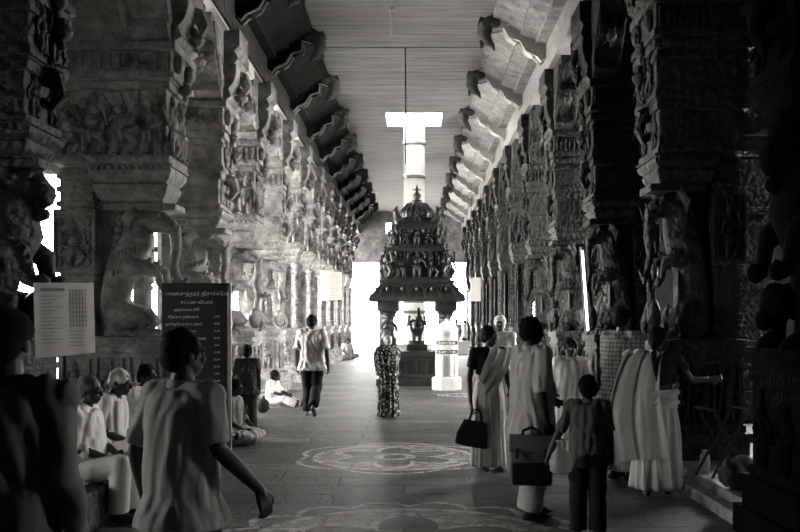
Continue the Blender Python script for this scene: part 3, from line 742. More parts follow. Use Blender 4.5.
for side, ys in (('left', left_y), ('right', right_y)):
    pr = make_bracket(.86, STONE_SHADE) if side == 'left' else make_bracket(.98, PALE)  # rib colours carry shade on the left and light on the right
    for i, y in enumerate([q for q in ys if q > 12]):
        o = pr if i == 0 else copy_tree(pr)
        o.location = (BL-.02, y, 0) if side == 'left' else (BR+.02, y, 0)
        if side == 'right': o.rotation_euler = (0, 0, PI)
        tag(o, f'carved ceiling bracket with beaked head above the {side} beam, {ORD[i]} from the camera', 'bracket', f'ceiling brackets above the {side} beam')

# ------------------------------------------------------------------ shrine
SY = 22.75; SXC = .05
sh = empty('small_shrine', (SXC, SY, 0), 0, 'dark carved stone shrine with a tiered tower in the middle of the hall', 'shrine')
a = MB()
for e, z0, z1 in ((1.0, 0, .18), (.94, .18, .3), (.86, .3, .62), (.93, .62, .72), (.98, .72, .85)): a.bbox(-e, e, -e, e, z0, z1, .02)
for q in range(-3, 4): a.bbox(q*.26-.03, q*.26+.03, -.9, -.85, .3, .62, .01)
for q in (1, -1): fig(a, (q*.45, -.87, .3), (1, 0, 0), (0, 0, 1), (0, -1, 0), .3, q+4)
a.build('base', STONE_S, sh, True)
for x in (-.72, .72):
    for y in (-.72, .72):
        a = MB(); a.bbox(x-.19, x+.19, y-.19, y+.19, .85, 1.15, .02); a.lathe([(.19, 1.15), (.15, 1.2), (.13, 1.3), (.16, 1.36), (.13, 1.42), (.12, 1.65), (.17, 1.7), (.17, 1.74), (.2, 1.8), (.24, 1.84)], (x, y, 0), 8); a.bbox(x-.26, x+.26, y-.26, y+.26, 1.84, 2.1, .03)
        fig(a, (x, y-.16, 1.14), (1, 0, 0), (0, 0, 1), (0, -1, 0), .6, int(x*10)+3)
        a.build('column', STONE_S, sh, True)
a = MB()
prof = [(.95, 2.08), (1.17, 2.08), (1.18, 2.14), (1.15, 2.2), (1.02, 2.28), (.93, 2.4), (.9, 2.52), (.94, 2.54), (.94, 2.6)]
rings = []
for e, z in prof: rings.append([V(x*e, y*e, z) for x, y in [(-1+.2*i, -1) for i in range(10)]+[(1, -1+.2*i) for i in range(10)]+[(1-.2*i, 1) for i in range(10)]+[(-1, 1-.2*i) for i in range(10)]])
a.loft(rings)
for sx_, sy_ in ((0, -1), (0, 1), (1, 0), (-1, 0)):
    for i in range(5):
        t = -.76+.38*i
        pts = [(-.19, .02), (-.16, .16), (-.08, .26), (0, .3), (.08, .26), (.16, .16), (.19, .02)]
        q = []
        for u_, h_ in pts:
            d_ = float(np.interp(2.18+h_, [2.14, 2.2, 2.28, 2.4, 2.52], [1.19, 1.17, 1.05, .955, .93])); w_ = (t+u_)*min(1, d_/1.05)
            q.append((w_, sy_*d_, 2.18+h_) if sy_ else (sx_*d_, w_, 2.18+h_))
        a.tube(q, .022, n=6)
        a.ell(((t*.95, sy_*1.0, 2.38) if sy_ else (sx_*1.0, t*.95, 2.38)), (.05, .05, .07), None, 7, 5)
a.build('eave', STONE_S, sh, True)
def tier(name, z0, z1, e, fs, seed):
    a = MB(); h = z1-z0; a.bbox(-e*.78, e*.78, -e*.78, e*.78, z0, z1, .02); a.bbox(-e, e, -e, e, z0, z0+.08, .02); a.bbox(-e*1.0, e*1.0, -e*1.0, e*1.0, z1-.1, z1, .02)
    t = a.build(name, STONE_S, sh, True)
    b = MB()
    for fx, fy in ((0, -1), (1, 0), (-1, 0), (0, 1)):
        u = (1, 0, 0) if fy else (0, 1, 0); w = (fx, fy, 0)
        for k, (p, s_) in enumerate(fs):
            o = (p*e, fy*e*.88, z0+.08) if fy else (fx*e*.88, p*e, z0+.08)
            fig(b, o, u, (0, 0, 1), w, s_*h, seed+k)
    for sx_ in (1, -1):
        for sy_ in (1, -1): fig(b, (sx_*e*.93, sy_*e*.93, z0+.06), (.707*-sy_*1, .707*sx_, 0), (0, 0, 1), (sx_*.707, sy_*.707, 0), .95*h, seed+9)
    b.build('tower_figures', STONE_S, t, True)
    c = MB()
    for fx, fy in ((0, -1), (1, 0), (-1, 0), (0, 1)):
        for p in (-.62, -.38, .38, .62):
            x, y = (p*e, fy*e*.86) if fy else (fx*e*.86, p*e)
            c.lathe([(.05, z0+.08), (.03, z0+.14), (.028, z1-.2), (.05, z1-.14), (.055, z1-.1)], (x, y, 0), 7)
        for i in range(9):                                              # a horseshoe arch over the middle figure
            an = PI*i/8; x, y = ((math.cos(an)*.27*e, fy*e*.92) if fy else (fx*e*.92, math.cos(an)*.27*e))
            c.ell((x, y, z0+h*.72+math.sin(an)*h*.2), (.05, .05, .05), None, 7, 5)
    c.build('niche_frame', STONE_S, t, True)
tier('lower_tier', 2.6, 3.42, .80, [(-.9, .78), (-.5, .72), (0, .82), (.5, .72), (.9, .78)], 40)
tier('upper_tier', 3.42, 4.0, .64, [(-.9, .8), (-.48, .72), (0, .85), (.48, .72), (.9, .8)], 60)
a = MB(); a.bbox(-.5, .5, -.5, .5, 4.0, 4.1, .02); a.bbox(-.4, .4, -.4, .4, 4.1, 4.2, .02)
for q in (1, -1):
    for r_ in (1, -1):
        a.tube([(q*.4, r_*.4, 4.08), (q*.5, r_*.46, 4.2), (q*.54, r_*.5, 4.34), (q*.5, r_*.48, 4.46)], [.09, .1, .07, .02], n=8)
for fy in (-1, 1): fig(a, (0, fy*.46, 4.06), (1, 0, 0), (0, 0, 1), (0, fy, 0), .36, 3)
a.build('neck_tier', STONE_S, sh, True)
a = MB(); a.lathe([(.3, 4.18), (.4, 4.22), (.42, 4.3), (.4, 4.4), (.33, 4.5), (.24, 4.58), (.14, 4.63), (.1, 4.66)], n=20)
for i in range(20):
    an = 2*PI*i/20; a.tube([(math.cos(an)*.41, math.sin(an)*.41, 4.26), (math.cos(an)*.4, math.sin(an)*.4, 4.4), (math.cos(an)*.25, math.sin(an)*.25, 4.57)], .026, n=6)
a.build('dome', STONE_S, sh, True)
a = MB(); a.lathe([(.1, 4.64), (.13, 4.67), (.06, 4.7), (.1, 4.76), (.11, 4.81), (.05, 4.87), (.035, 4.92), (.05, 4.95), (.012, 5.05), (.0, 5.12)], n=12)
a.tube([(-.1, 0, 4.95), (.1, 0, 4.95)], .014, n=6); a.build('finial', STONE_S, sh, True)
idol = empty('stone_idol', (SXC, SY-.1, .85), 0, 'dark garlanded stone idol standing inside the shrine', 'statue')
a = MB(); a.bbox(-.26, .26, -.22, .22, 0, .14, .02); a.lathe([(.24, .14), (.2, .18), (.22, .24)], n=12); a.build('lotus_base', STONE_S, idol, True)
a = MB(); fig(a, (0, 0, .22), (1, 0, 0), (0, 0, 1), (0, -1, 0), .78, 2, 12); a.build('figure', STONE_S, idol, True)
a = MB()
for i in range(15):
    t = PI*i/14; a.ell((.16*math.cos(t+PI), -.13, .72+.34*math.sin(t+PI)), (.04, .035, .04), None, 7, 5)
a.build('garland', DARKC, idol, True)

# flag mast behind the shrine, rising through the ceiling hole
fm = empty('flag_mast', (-.02, 25.2, 0), 0, 'white cloth wrapped flag mast rising through the ceiling hole behind the shrine', 'mast')
a = MB()
for e, z0, z1 in ((.8, 0, .35), (.65, .35, .6), (.5, .6, .95)): a.bbox(-e, e, -e, e, z0, z1, .03)
a.build('base', PALE, fm)
prof = [(.3, .95)]
for i in range(9):
    z = 1.0+i*.95; prof += [(.30, z), (.30, z+.84), (.325, z+.85), (.325, z+.93), (.30, z+.94)]
a = MB(); a.lathe(prof, n=24); a.build('wrapped_pole', BANNER, fm, True)
for i in range(9):
    a = MB(); z = 1.0+i*.95; a.lathe([(.3, z+.80), (.335, z+.82), (.335, z+.88), (.3, z+.9)], n=24); a.build('binding_band', MIDC, fm, True)

# collection box
hb = empty('collection_box', (.74, 20.75, 0), 0, 'white painted cylindrical donation box with two black lettered bands beside the shrine', 'donation box')
a = MB(); a.lathe([(.36, 0), (.37, .02), (.37, .25), (.35, .29), (.27, .31)], n=8); a.build('base', PAINT, hb)
a = MB(); a.lathe([(.265, .28), (.265, 1.36), (.28, 1.38), (.28, 1.42), (.25, 1.44)], n=32); a.build('drum', PAINT, hb, True)
a = MB(); a.lathe([(.25, 1.44), (.2, 1.5), (.12, 1.57), (.06, 1.6), (.0, 1.61)], n=24); a.ell((0, 0, 1.62), (.04, .04, .04)); a.build('domed_lid', PAINT, hb, True)
def patch(mb, r, z0, z1, a0, a1, n=16, th=.01):
    o = []
    for z, rr in ((z0, r), (z1, r), (z1, r+th), (z0, r+th)): o.append([V(rr*math.sin(a0+(a1-a0)*i/n), -rr*math.cos(a0+(a1-a0)*i/n), z) for i in range(n+1)])
    mb.loft([[o[k][i] for k in range(4)] for i in range(n+1)])
for z0, z1 in ((1.05, 1.14), (.84, .93)):
    a = MB(); patch(a, .262, z0, z1, -1.15, 1.15); bp_ = a.build('lettered_band', BLACKP, hb); bp_['label'] = 'black band with white letters'
a = MB(); patch(a, .262, .32, .8, -.75, .75); a.build('steel_door', STEEL, hb)
a = MB(); patch(a, .262, 1.22, 1.34, -.25, .25); a.build('coin_slot_plate', STEEL, hb)
def text(s, size, M, mat, parent=None, name='lettering', ext=.002, bend=None):
    cu = bpy.data.curves.new(name, 'FONT'); cu.body = s; cu.size = size; cu.align_x = 'CENTER'; cu.align_y = 'CENTER'; cu.extrude = ext; cu.resolution_u = 2
    o = bpy.data.objects.new(name, cu); COL.objects.link(o); dg = bpy.context.evaluated_depsgraph_get()
    me = bpy.data.meshes.new_from_object(o.evaluated_get(dg)); bpy.data.objects.remove(o)
    if bend:
        for v in me.vertices:
            an = v.co.x/bend; rr = bend+v.co.z; v.co = (rr*math.sin(an), -rr*math.cos(an), v.co.y)
    me.transform(M); me.name = name
    return link(name, me, mat, parent)
RX = Matrix.Rotation(PI/2, 4, 'X')
for z in (1.095, .885): text('உண்டியல்', .075, Matrix.Translation((0, 0, z)), LETTER, hb, bend=.273)

# ------------------------------------------------------------------ boards, banners, lamps
nb = empty('notice_board', P(197, 420, 10.6)*1, 0, 'black signboard with rows of white lettering in front of the left pillars', 'sign'); nb.location.z = 0
a = MB(); a.bbox(-.37, .37, -.02, .02, .45, 2.02, .008); a.build('panel', BLACKP, nb)
for x in (-.39, .39): a = MB(); a.bbox(x-.02, x+.02, -.025, .025, 0, 2.06, .006); a.build('post', IRON if x < 0 else STEEL, nb)
a = MB(); a.bbox(-.39, .39, -.025, .025, 2.02, 2.06, .006); a.build('top_rail', IRON, nb)
T = Matrix.Translation
def tline(s, x, z, size): text(s, size, T((x, -.021, z)) @ RX, LETTER, nb)
tline('கல்யாணசுந்தரர் திருக்கோயில்', 0, 1.93, .058)
tline('கட்டண விபரம்', 0, 1.83, .05)
for i, (s_, w) in enumerate((('அர்ச்சனை', .04), ('சிறப்பு தரிசனம்', .042), ('அபிஷேகம் கட்டணம்', .042), ('பால் அபிஷேகம்', .036), ('திருக்கல்யாணம் சேவை', .042), ('விளக்கு', .036))): tline(s_, -.16, 1.74-.085*i, w)
tline('ரூ', .0, 1.745, .045)
for i in range(11): tline(('5.00', '10.00', '25.00', '50.00')[i % 4], .24, 1.66-.085*i, .034)
ps = empty('paper_notice', (-2.36, 6.0, 0), math.radians(28), 'tilted sheet of pale printed paper on a thin post, in front of the lion pillar', 'notice')
a = MB(); a.bbox(-.012, .012, .02, .044, 0, 1.86, .004); a.build('post', IRON, ps)
Rt = Matrix.Translation((0, 0, 1.63)) @ Matrix.Rotation(math.radians(-1.5), 4, 'Y')
a = MB(); n_ = 8
pts = lambda x, z: V(x, .0-.012*math.sin((x+.17)*9), z-.055*(.17-x)*(1 if z < 0 else -.1))
fr_ = []
for i in range(n_+1):
    x = -.19+.38*i/n_; lo, hi = pts(x, -.24), pts(x, .24)
    fr_.append([Rt @ lo, Rt @ hi, Rt @ (hi+V(0, .004, 0)), Rt @ (lo+V(0, .004, 0))])
a.loft(fr_); a.build('sheet', PAPER, ps, True, 30)
a = MB()
a.box(-.15, .0, -.018, -.012, .185, .205, Rt)
for i in range(14): a.box(-.15, -.02-.03*(i % 3), -.018, -.012, .15-.024*i, .154-.024*i, Rt)
for i in range(6): a.box(.03+.02*i, .034+.02*i, -.018, -.010, -.06, .19, Rt)
for i in range(9): a.box(.03, .14, -.018, -.010, .19-.03*i, .193-.03*i, Rt)
for i in range(5): a.box(.02, .12-.02*(i % 2), -.018, -.010, -.09-.024*i, -.086-.024*i, Rt)
a.build('printed_lines', INK, ps)
bn = empty('white_banner', (-2.36, 25.0, 0), 0, 'white banner of faint text lines hanging before the left colonnettes', 'banner')
a = MB(); fr_ = []
for i in range(11):
    x = -.31+.062*i; y = .012*math.sin(i*1.1); fr_.append([V(x, y, 2.15+.004*i), V(x, y, 3.02-.006*i), V(x, y+.01, 3.02-.006*i), V(x, y+.01, 2.15+.004*i)])
a.loft(fr_); a.build('cloth', BANNER, bn, True, 30)
a = MB()
for i in range(11): a.box(-.27, .27-.05*(i % 3), -.022, -.014, 2.9-.066*i, 2.908-.066*i)
a.build('text_lines', plain('pale grey ink', .5, .8), bn)
for x in (-.28, .28): a = MB(); a.tube([(x, 0, 2.98), (x*1.1, .1, 4.5), (x*1.1, .3, 6.12)], .006, n=5); a.build('hanging_cord', IRON, bn)
b2 = empty('white_banner', (2.05, 30.0, 0), 0, 'narrow white banner hanging on the right beyond the shrine', 'banner')
a = MB(); a.bbox(-.17, .17, -.01, .01, 2.25, 3.05, .004); a.build('cloth', BANNER, b2)
for x in (-.15, .15): a = MB(); a.tube([(x, 0, 3.0), (x, .05, 6.2)], .006, n=5); a.build('hanging_cord', IRON, b2)

tl = empty('tube_lamp', (2.36, 12.35, 0), 0, 'slightly tilted lit fluorescent tube on a pillar of the right row', 'lamp')
Rt = Matrix.Translation((0, 0, 2.03)) @ Matrix.Rotation(math.radians(-4), 4, 'Y')
a = MB(); a.tube([Rt @ V(0, 0, -.56), Rt @ V(0, 0, .56)], .017, n=10); o_ = a.build('glowing_tube', TUBE, tl, True)
a = MB(); a.bbox(-.03, .03, .02, .07, -.62, .62, .008, Rt); a.build('batten', IRON, tl)
for z in (-.58, .58): a = MB(); a.bbox(-.022, .022, -.02, .04, z-.03, z+.03, .006, Rt); a.build('tube_holder', PAINT, tl)
bx_ = P(269, 90, 13.2)
lb = empty('lamp_fitting', (-2.98, 15.6, 5.945), 0, 'small white box lamp fixed under the left beam', 'lamp')
a = MB(); a.bbox(-.12, .12, -.26, .26, -.04, .15, .02); a.build('housing', PAINT, lb)
a = MB(); a.bbox(-.09, .09, -.22, .22, -.06, -.03, .01); a.build('diffuser', BANNER, lb)
hr = empty('ceiling_rod', (-.42, 15.9, 0), 0, 'short pale rod hanging from the ceiling slabs', 'rod')
a = MB(); a.tube([(0, 0, 6.72), (0, 0, 7.2)], .022, n=8); a.lathe([(.05, 7.14), (.06, 7.2)], n=10); hr_ = a.build('rod', PAINT, hr)
hc = empty('hanging_cord', (-.2, 18.2, 0), 0, 'long dark cord with a small weight hanging from the ceiling joint', 'cord')
a = MB(); a.tube([(0, 0, 4.75), (0.01, 0, 6), (0, 0, 7.3)], .014, n=6); a.build('cord', IRON, hc)
a = MB(); a.lathe([(.0, 4.5), (.03, 4.52), (.035, 4.68), (.015, 4.74), (.015, 4.8)], n=10); a.build('weight', PAINT, hc)

# low white parapet with people behind it near the far right doorway
pw = MB(); pw.bbox(1.95, 3.1, 41.75, 41.95, 0, .56, .01); pw.bbox(1.9, 3.15, 41.7, 42.0, .56, .64, .015); pw.bbox(2.5, 2.56, 41.71, 41.95, 0, .56, .01)
tag(pw.build('low_parapet', PAINT), 'low white parapet wall near the far right doorway', 'wall', kind='thing')
# ------------------------------------------------------------------ the people
def rz(x, y): return -math.atan2(x, y)                   # turn to face (x, y)
SEAT = dict(hip=(0, 0, .42), neck=(0, .05, .93), head=(0, .10, 1.075), shR=(.175, .03, .885), elR=(.22, .08, .63), wrR=(.10, .30, .52), hiR=(.10, .02, .41), knR=(.13, .42, .47), anR=(.11, .40, .075),
            shL=(-.175, .03, .885), elL=(-.22, .08, .63), wrL=(-.06, .30, .54), hiL=(-.10, .02, .41), knL=(-.13, .42, .47), anL=(-.11, .40, .075))
CROSS = dict(hip=(0, 0, .11), neck=(0, .05, .62), head=(0, .10, .765), shR=(.175, .03, .575), elR=(.24, .10, .33), wrR=(.14, .30, .20), hiR=(.10, .02, .11), knR=(.34, .30, .14), anR=(-.06, .36, .07),
             shL=(-.175, .03, .575), elL=(-.24, .10, .33), wrL=(-.12, .31, .21), hiL=(-.10, .02, .11), knL=(-.34, .30, .14), anL=(.10, .24, .075), toeR=(-.22, .34, .05), toeL=(.24, .24, .05))
def mod(base, **k): d = dict(base); d.update(k); return d

# dark figure at the left edge
p = Person('person seen from behind in a dim grey long sleeved shirt at the left edge', 5, 3.0, 1.66, rz(.1, 1), mod({}, elR=(.24, -.05, 1.12), wrR=(.25, .06, .88), head_dir=(.1, 1, 0)), seed=3, vox=.010)
p.body(); p.hair(); p.shirt(MIDC, 1.85, .3, .02, .008); p.trousers(BLACKC)
# man in the T-shirt
p = Person('man in pale T-shirt walking away close to the camera, head turned right', 182, 3.95, 1.575, rz(.55, 1),
           dict(head_dir=(.3, .9, -.03), elR=(.24, -.02, 1.15), wrR=(.36, .14, .945), elL=(-.245, -.06, 1.12), wrL=(-.26, .02, .87), knL=(-.1, .16, .5), anL=(-.1, .02, .09), anR=(.1, -.16, .1)), seed=12, vox=.009, wide=.96)
p.hand_dir['R'] = (.25, .2, -1); p.hand_curl['R'] = .6
p.body(); p.hair(); o = p.shirt(GREYC, .9, .25, .02, .0055, 'tshirt', -.30, .056); p.trousers(BLACKC, 1.05)
a = MB(); h, n, t, uh, us = p.ax(); v_ = t.cross(us)
a.tube([n+V(0, 0, -.005)+us*(.088*math.cos(q))+v_*(.078*math.sin(q))-V(0, 0, .05*(1 if math.sin(q) < 0 else .2)*abs(math.sin(q))) for q in [2*PI*i/24 for i in range(25)]], .004, n=6); a.build('neck_cord', DARKC, p.o, True)
# three seated men on the ledge
men = [('older man with short grey hair in white shirt sitting nearest on the left ledge', 7.25, -2.74, 1.66, plain('greying hair', .1, .8), WHITE, OFFW, (1, .0, -.15)),
       ('white haired man in pale shirt sitting between two others on the left ledge', 8.15, -2.88, 1.70, GREYHAIR, OFFW, OFFW, (.9, -.1, -.25)),
       ('dark haired man in white shirt sitting third along the left ledge', 9.1, -2.84, 1.66, HAIR, WHITE, MIDC, (.9, -.3, -.1))]
for i, (lab, y, x, H, hm, sm, tm, hd) in enumerate(men):
    ps_ = mod(SEAT, head_dir=(-hd[1], 1, hd[2]))
    if i == 1: ps_ = mod(ps_, neck=(0, .12, .92), head=(0, .19, 1.05), shR=(.175, .1, .875), shL=(-.175, .1, .875))
    p = Person(lab, 0, y, H, rz(1, .06*i-.1), ps_, seed=20+i, x=x, group='men seated on the left ledge', wide=1.05)
    p.body(); p.hair(hm, r=.97); p.shirt(sm, 1.5 if i == 0 else 1.3, .25, .022, .009, fat=.05); p.trousers(tm, 1.12, .007)
# seated figure wrapped in pale cloth beside the boy
p = Person('person wrapped in pale striped cloth sitting on the floor beside the standing boy', 229, 11.75, 1.62, rz(1, -.3), CROSS, seed=31, vox=.013, female=True)
p.body(); p.hair(style='bun'); p.shirt(GREYC, 1.2, .2, .025, .010); mb_ = MB(); mb_.ell((0, .16, .11), (.40, .34, .12), None, 20, 10); mb_.ell((0, -.02, .16), (.2, .17, .16), None, 14, 8); me = remesh(mb_, 'wrapped_skirt', .013, 3); folds(me, .012, 5); link('wrapped_skirt', me, OFFW, p.o, True, 180)
p.drape(STRIPE, [((-.17, .16, .30), (.1, 0, .9)), ((-.17, .13, .52), (.5, 0, .8)), ((-.12, .02, .68), (.9, .2, 0)), ((-.12, -.12, .5), (1, 0, 0)), ((-.1, -.17, .2), (1, 0, 0)), ((-.1, -.2, .03), (1, 0, 0))], .26, 'shawl')
# boy in plaid shirt
p = Person('boy in dark checked shirt and trousers standing with his back turned at left', 247, 12.7, 1.25, rz(-.15, 1), dict(elL=(-.26, -.04, 1.12), wrL=(-.27, .04, .92), wrR=(.24, .04, .86), head=(0, .015, 1.585)), seed=41, vox=.012, hs=1.12, wide=.95)
p.body(); p.hair(r=1.06); p.shirt(DPLAID, .8, .3, .03, .010, s0=-.3); p.trousers(DARKC, 1.1)
# seated child farther on
p = Person('child in white shirt sitting on the floor with legs stretched out before a left pillar', 272, 16.6, 1.30, rz(1, -.35),
           mod(CROSS, knR=(.13, .40, .22), anR=(.12, .72, .08), knL=(-.13, .42, .20), anL=(-.12, .74, .08), toeR=(.12, .78, .19), toeL=(-.12, .80, .19), elR=(.2, .18, .36), wrR=(.12, .42, .30), elL=(-.2, .18, .36), wrL=(-.1, .42, .3), head_dir=(-.3, 1, 0)), seed=51, vox=.014, hs=1.12)
p.body(); p.hair(r=1.05); p.shirt(WHITE, .9, .2, .025, .009); p.trousers(OFFW, 1.1)
a = MB(); a.ell((0, 0, .17), (.16, .14, .17), None, 14, 9); a.tube([(0, 0, .3), (.02, 0, .38)], [.05, .03], n=8)
sb = a.build('cloth_bag', DARKC, None, True, 180); sb.location = P(263, 413, 15.5); sb.location.z = 0; sb.scale = (.75, .75, .75); tag(sb, 'dark cloth bag on the floor beside the sitting child', 'bag')
# walking man in white shirt
p = Person('man in white short sleeved shirt and black trousers walking away down the hall', 312, 14.9, 1.70, rz(.05, 1),
           dict(knL=(-.09, .14, .5), anL=(-.09, .10, .08), knR=(.07, .08, .49), anR=(.06, -.24, .2), toeR=(.06, -.10, .03), elL=(-.25, -.05, 1.12), wrL=(-.27, .05, .86), elR=(.26, -.1, 1.12), wrR=(.28, -.06, .86), head_dir=(.25, 1, 0)), seed=61, vox=.012)
p.body(); p.hair(); p.shirt(OFFW, .95, .35, .026, .009, s0=-.26); p.trousers(BLACKC, 1.05)
# far seated figure
p = Person('small distant figure in white sitting on the bright floor by the far left doorway', 347, 37.25, 1.66, rz(.6, -1), CROSS, seed=71, vox=.022)
p.body(); p.hair(); p.shirt(WHITE, .9, .2, .025, .009); p.trousers(WHITE, 1.15)
# woman in printed sari
p = Person('woman in dark printed sari with pale hair standing before the shrine', 388, 14.75, 1.38, rz(-.35, 1), dict(elL=(-.21, .05, 1.13), wrL=(-.12, .24, 1.05), elR=(.21, .05, 1.13), wrR=(.1, .24, 1.05), head=(0, .04, 1.57)), seed=81, vox=.013, female=True, wide=1.15)
p.body(); p.hair(GREYHAIR, 'bun'); p.shirt(PRINT, .8, .25, .03, .009, 'blouse', s0=-.1, fat=.04); p.skirt(PRINT, .24, .04, .2, .2, .012, 15, 'sari_skirt')
p.drape(PRINT, [((-.13, .15, 1.0), (.7, .2, .5)), ((-.13, .13, 1.3), (1, 0, .3)), ((-.12, .0, 1.45), (1, .1, 0)), ((-.10, -.13, 1.28), (1, 0, 0)), ((-.06, -.17, 1.0), (1, 0, 0)), ((-.03, -.2, .55), (1, 0, 0))], .28, 'sari_end')
# woman in white sari with handbag
p = Person('woman in white sari and dark blouse carrying a dark bag, facing the camera', 489, 9.6, 1.55, rz(.35, -1), dict(head_dir=(-.45, .9, -.1), elR=(.24, -.03, 1.1), wrR=(.26, .06, .80), elL=(-.23, .02, 1.12), wrL=(-.17, .2, .98)), seed=91, vox=.011, female=True, wide=1.08)
p.hand_curl['R'] = 1.0
p.body(); p.hair(style='bun', r=1.04); p.shirt(DARKC, .6, .2, .014, .004, 'blouse', s0=.42, loose=.06, collar=False); p.skirt(OFFW, .26, .05, .185, .17, .010, 19, 'sari_skirt')
p.drape(OFFW, [((.12, .135, .98), (.35, .1, .9)), ((.06, .165, 1.12), (.5, .05, .85)), ((-.04, .165, 1.27), (.8, .1, .6)), ((-.12, .09, 1.42), (1, .2, .15)), ((-.13, -.03, 1.455), (1, .1, 0)), ((-.12, -.13, 1.3), (1, 0, 0)), ((-.09, -.17, 1.0), (1, 0, 0)), ((-.06, -.2, .7), (1, 0, 0))], .31, 'sari_end', amp=.009)
def handbag():
    r = empty('handbag'); a = MB()
    rings = []
    for z, w, d in ((0, .17, .07), (.02, .185, .08), (.12, .18, .075), (.24, .135, .045), (.27, .12, .03)): rings.append(ringpts(V(0, 0, z), V(1, 0, 0), V(0, 1, 0), w, d, 40, 3.2))
    for r_ in rings:
        for k in range(0, 40, 2): r_[k] = V(r_[k].x*.965, r_[k].y*.93, r_[k].z)
    a.loft(rings); a.build('body', CANVD, r, True, 20)
    for y in (-.03, .03):
        a = MB(); a.tube([(-.07, y, .26), (-.05, y, .36), (0, y*.3, .40), (.05, y, .36), (.07, y, .26)], .008, n=7); a.build('handle', CANVD, r, True)
    return r
hbag = handbag(); hbag.location = P(472, 446, 9.42); hbag.rotation_euler = (0, math.radians(8), -.3); tag(hbag, 'dark pleated handbag held by the woman in the white sari', 'handbag')
# man with white hair cloth behind her
p = Person('person in white with a pale head cloth standing behind the woman in white sari', 500, 13.6, 1.68, rz(-.2, -1), {}, seed=95, vox=.014)
p.body(); p.hair(WHITE, r=1.08, name='head_cloth'); p.shirt(WHITE, .9, .35); p.skirt(OFFW, .1, .1)
# man with shoulder bag
p = Person('man in long pale shirt and white trousers with a canvas bag, facing right', 531, 7.28, 1.64, rz(1, .45), dict(elR=(.235, -.05, 1.1), wrR=(.23, .01, .83), elL=(-.22, .05, 1.12), wrL=(-.16, .26, 1.0), head_dir=(-.05, 1, -.05), knR=(.1, .02, .49), anR=(.09, -.08, .08), knL=(-.09, .1, .5), anL=(-.09, .05, .08)), seed=101, vox=.010, wide=1.04)
p.body(); p.hair(r=1.02); p.shirt(OFFW, 1.02, .05, .022, .009, 'long_shirt', -.5, .06, fat=.02); p.trousers(OFFW, 1.32, .010)
bg = empty('shoulder_bag'); bg.location = P(531, 485, 7.03); bg.rotation_euler = (0, 0, -.08)
a = MB(); a.bbox(-.165, .165, -.07, .07, 0, .38, .035); a.build('body', CANVAS, bg, True, 30)
a = MB(); a.bbox(-.15, .15, -.105, -.066, .015, .19, .018); a.build('front_pocket', CANVD, bg, True, 30)
a = MB(); a.bbox(-.172, .172, -.085, -.068, .27, .392, .008); a.bbox(-.172, .172, -.075, .075, .376, .394, .008); a.build('flap', CANVAS, bg, True, 30)
for x in (-.11, .11):
    a = MB(); a.bbox(x-.013, x+.013, -.093, -.084, .22, .3, .003); a.build('buckle_strap', DARKC, bg)
a = MB(); a.tube([(-.07, 0, .38), (-.06, 0, .43), (0, 0, .455), (.06, 0, .43), (.07, 0, .38)], .012, n=8); a.build('carrying_handle', DARKC, bg, True)
tag(bg, 'canvas bag with flap and dark front pocket carried by the man in long shirt', 'shoulder bag')
# girl facing the camera
p = Person('girl in white collared shirt facing the camera behind the dark boy', 570, 9.6, 1.42, rz(-.1, -1), dict(elR=(.23, .0, 1.12), wrR=(.2, .14, .93), elL=(-.23, .0, 1.12), wrL=(-.2, .14, .93)), seed=111, vox=.012, female=True, hs=1.08)
p.body(); p.hair(); p.shirt(WHITE, .85, .2, .024, .009, s0=-.1); p.skirt(OFFW, .1, .42, .2, .2, .015, 14)
# boy in front
p = Person('boy in dim shirt and dark trousers holding a plastic bag, back to the camera', 588, 6.6, 1.20, rz(.25, 1), dict(elL=(-.3, -.06, 1.1), wrL=(-.40, -.06, .88), wrR=(.24, .03, .86), head=(0, .015, 1.575), head_dir=(-.25, 1, -.1)), seed=121, vox=.010, hs=1.12, wide=.92)
p.hand_curl['L'] = 1.0
p.body(); p.hair(r=1.06); p.shirt(MIDC, .9, .3, .026, .006, s0=-.28); p.trousers(DARKC, 1.1)
a = MB(); rings = []
for z, w, d in ((0, .05, .04), (.03, .10, .07), (.12, .115, .08), (.2, .085, .055), (.26, .03, .02), (.30, .025, .012), (.34, .05, .012)):
    rings.append([V((w+.012*math.sin(7*q+z*20))*math.cos(q), (d+.012*math.sin(5*q+z*30))*math.sin(q), z) for q in [2*PI*i/28 for i in range(28)]])
a.loft(rings); pb = a.build('plastic_bag', PLASTIC, None, True, 60); pb.location = P(561, 474, 6.42); pb.scale = (.75, .75, .72); tag(pb, 'crumpled white plastic bag held by the dark boy', 'plastic bag')
# man in plaid
p = Person('man in checked long sleeved shirt behind the woman with the braid, facing right', 622, 9.0, 1.75, rz(.9, .7), dict(head_dir=(-.1, 1, -.15), elR=(.22, .0, 1.12), wrR=(.2, .2, 1.0), elL=(-.22, .02, 1.12), wrL=(-.14, .24, 1.02)), seed=131, vox=.011)
p.body(); p.hair(); p.shirt(PLAID, 1.7, .35, .026, .010); p.skirt(GREYC, .06, .12, .19, .19, .012, 14, 'waistcloth')
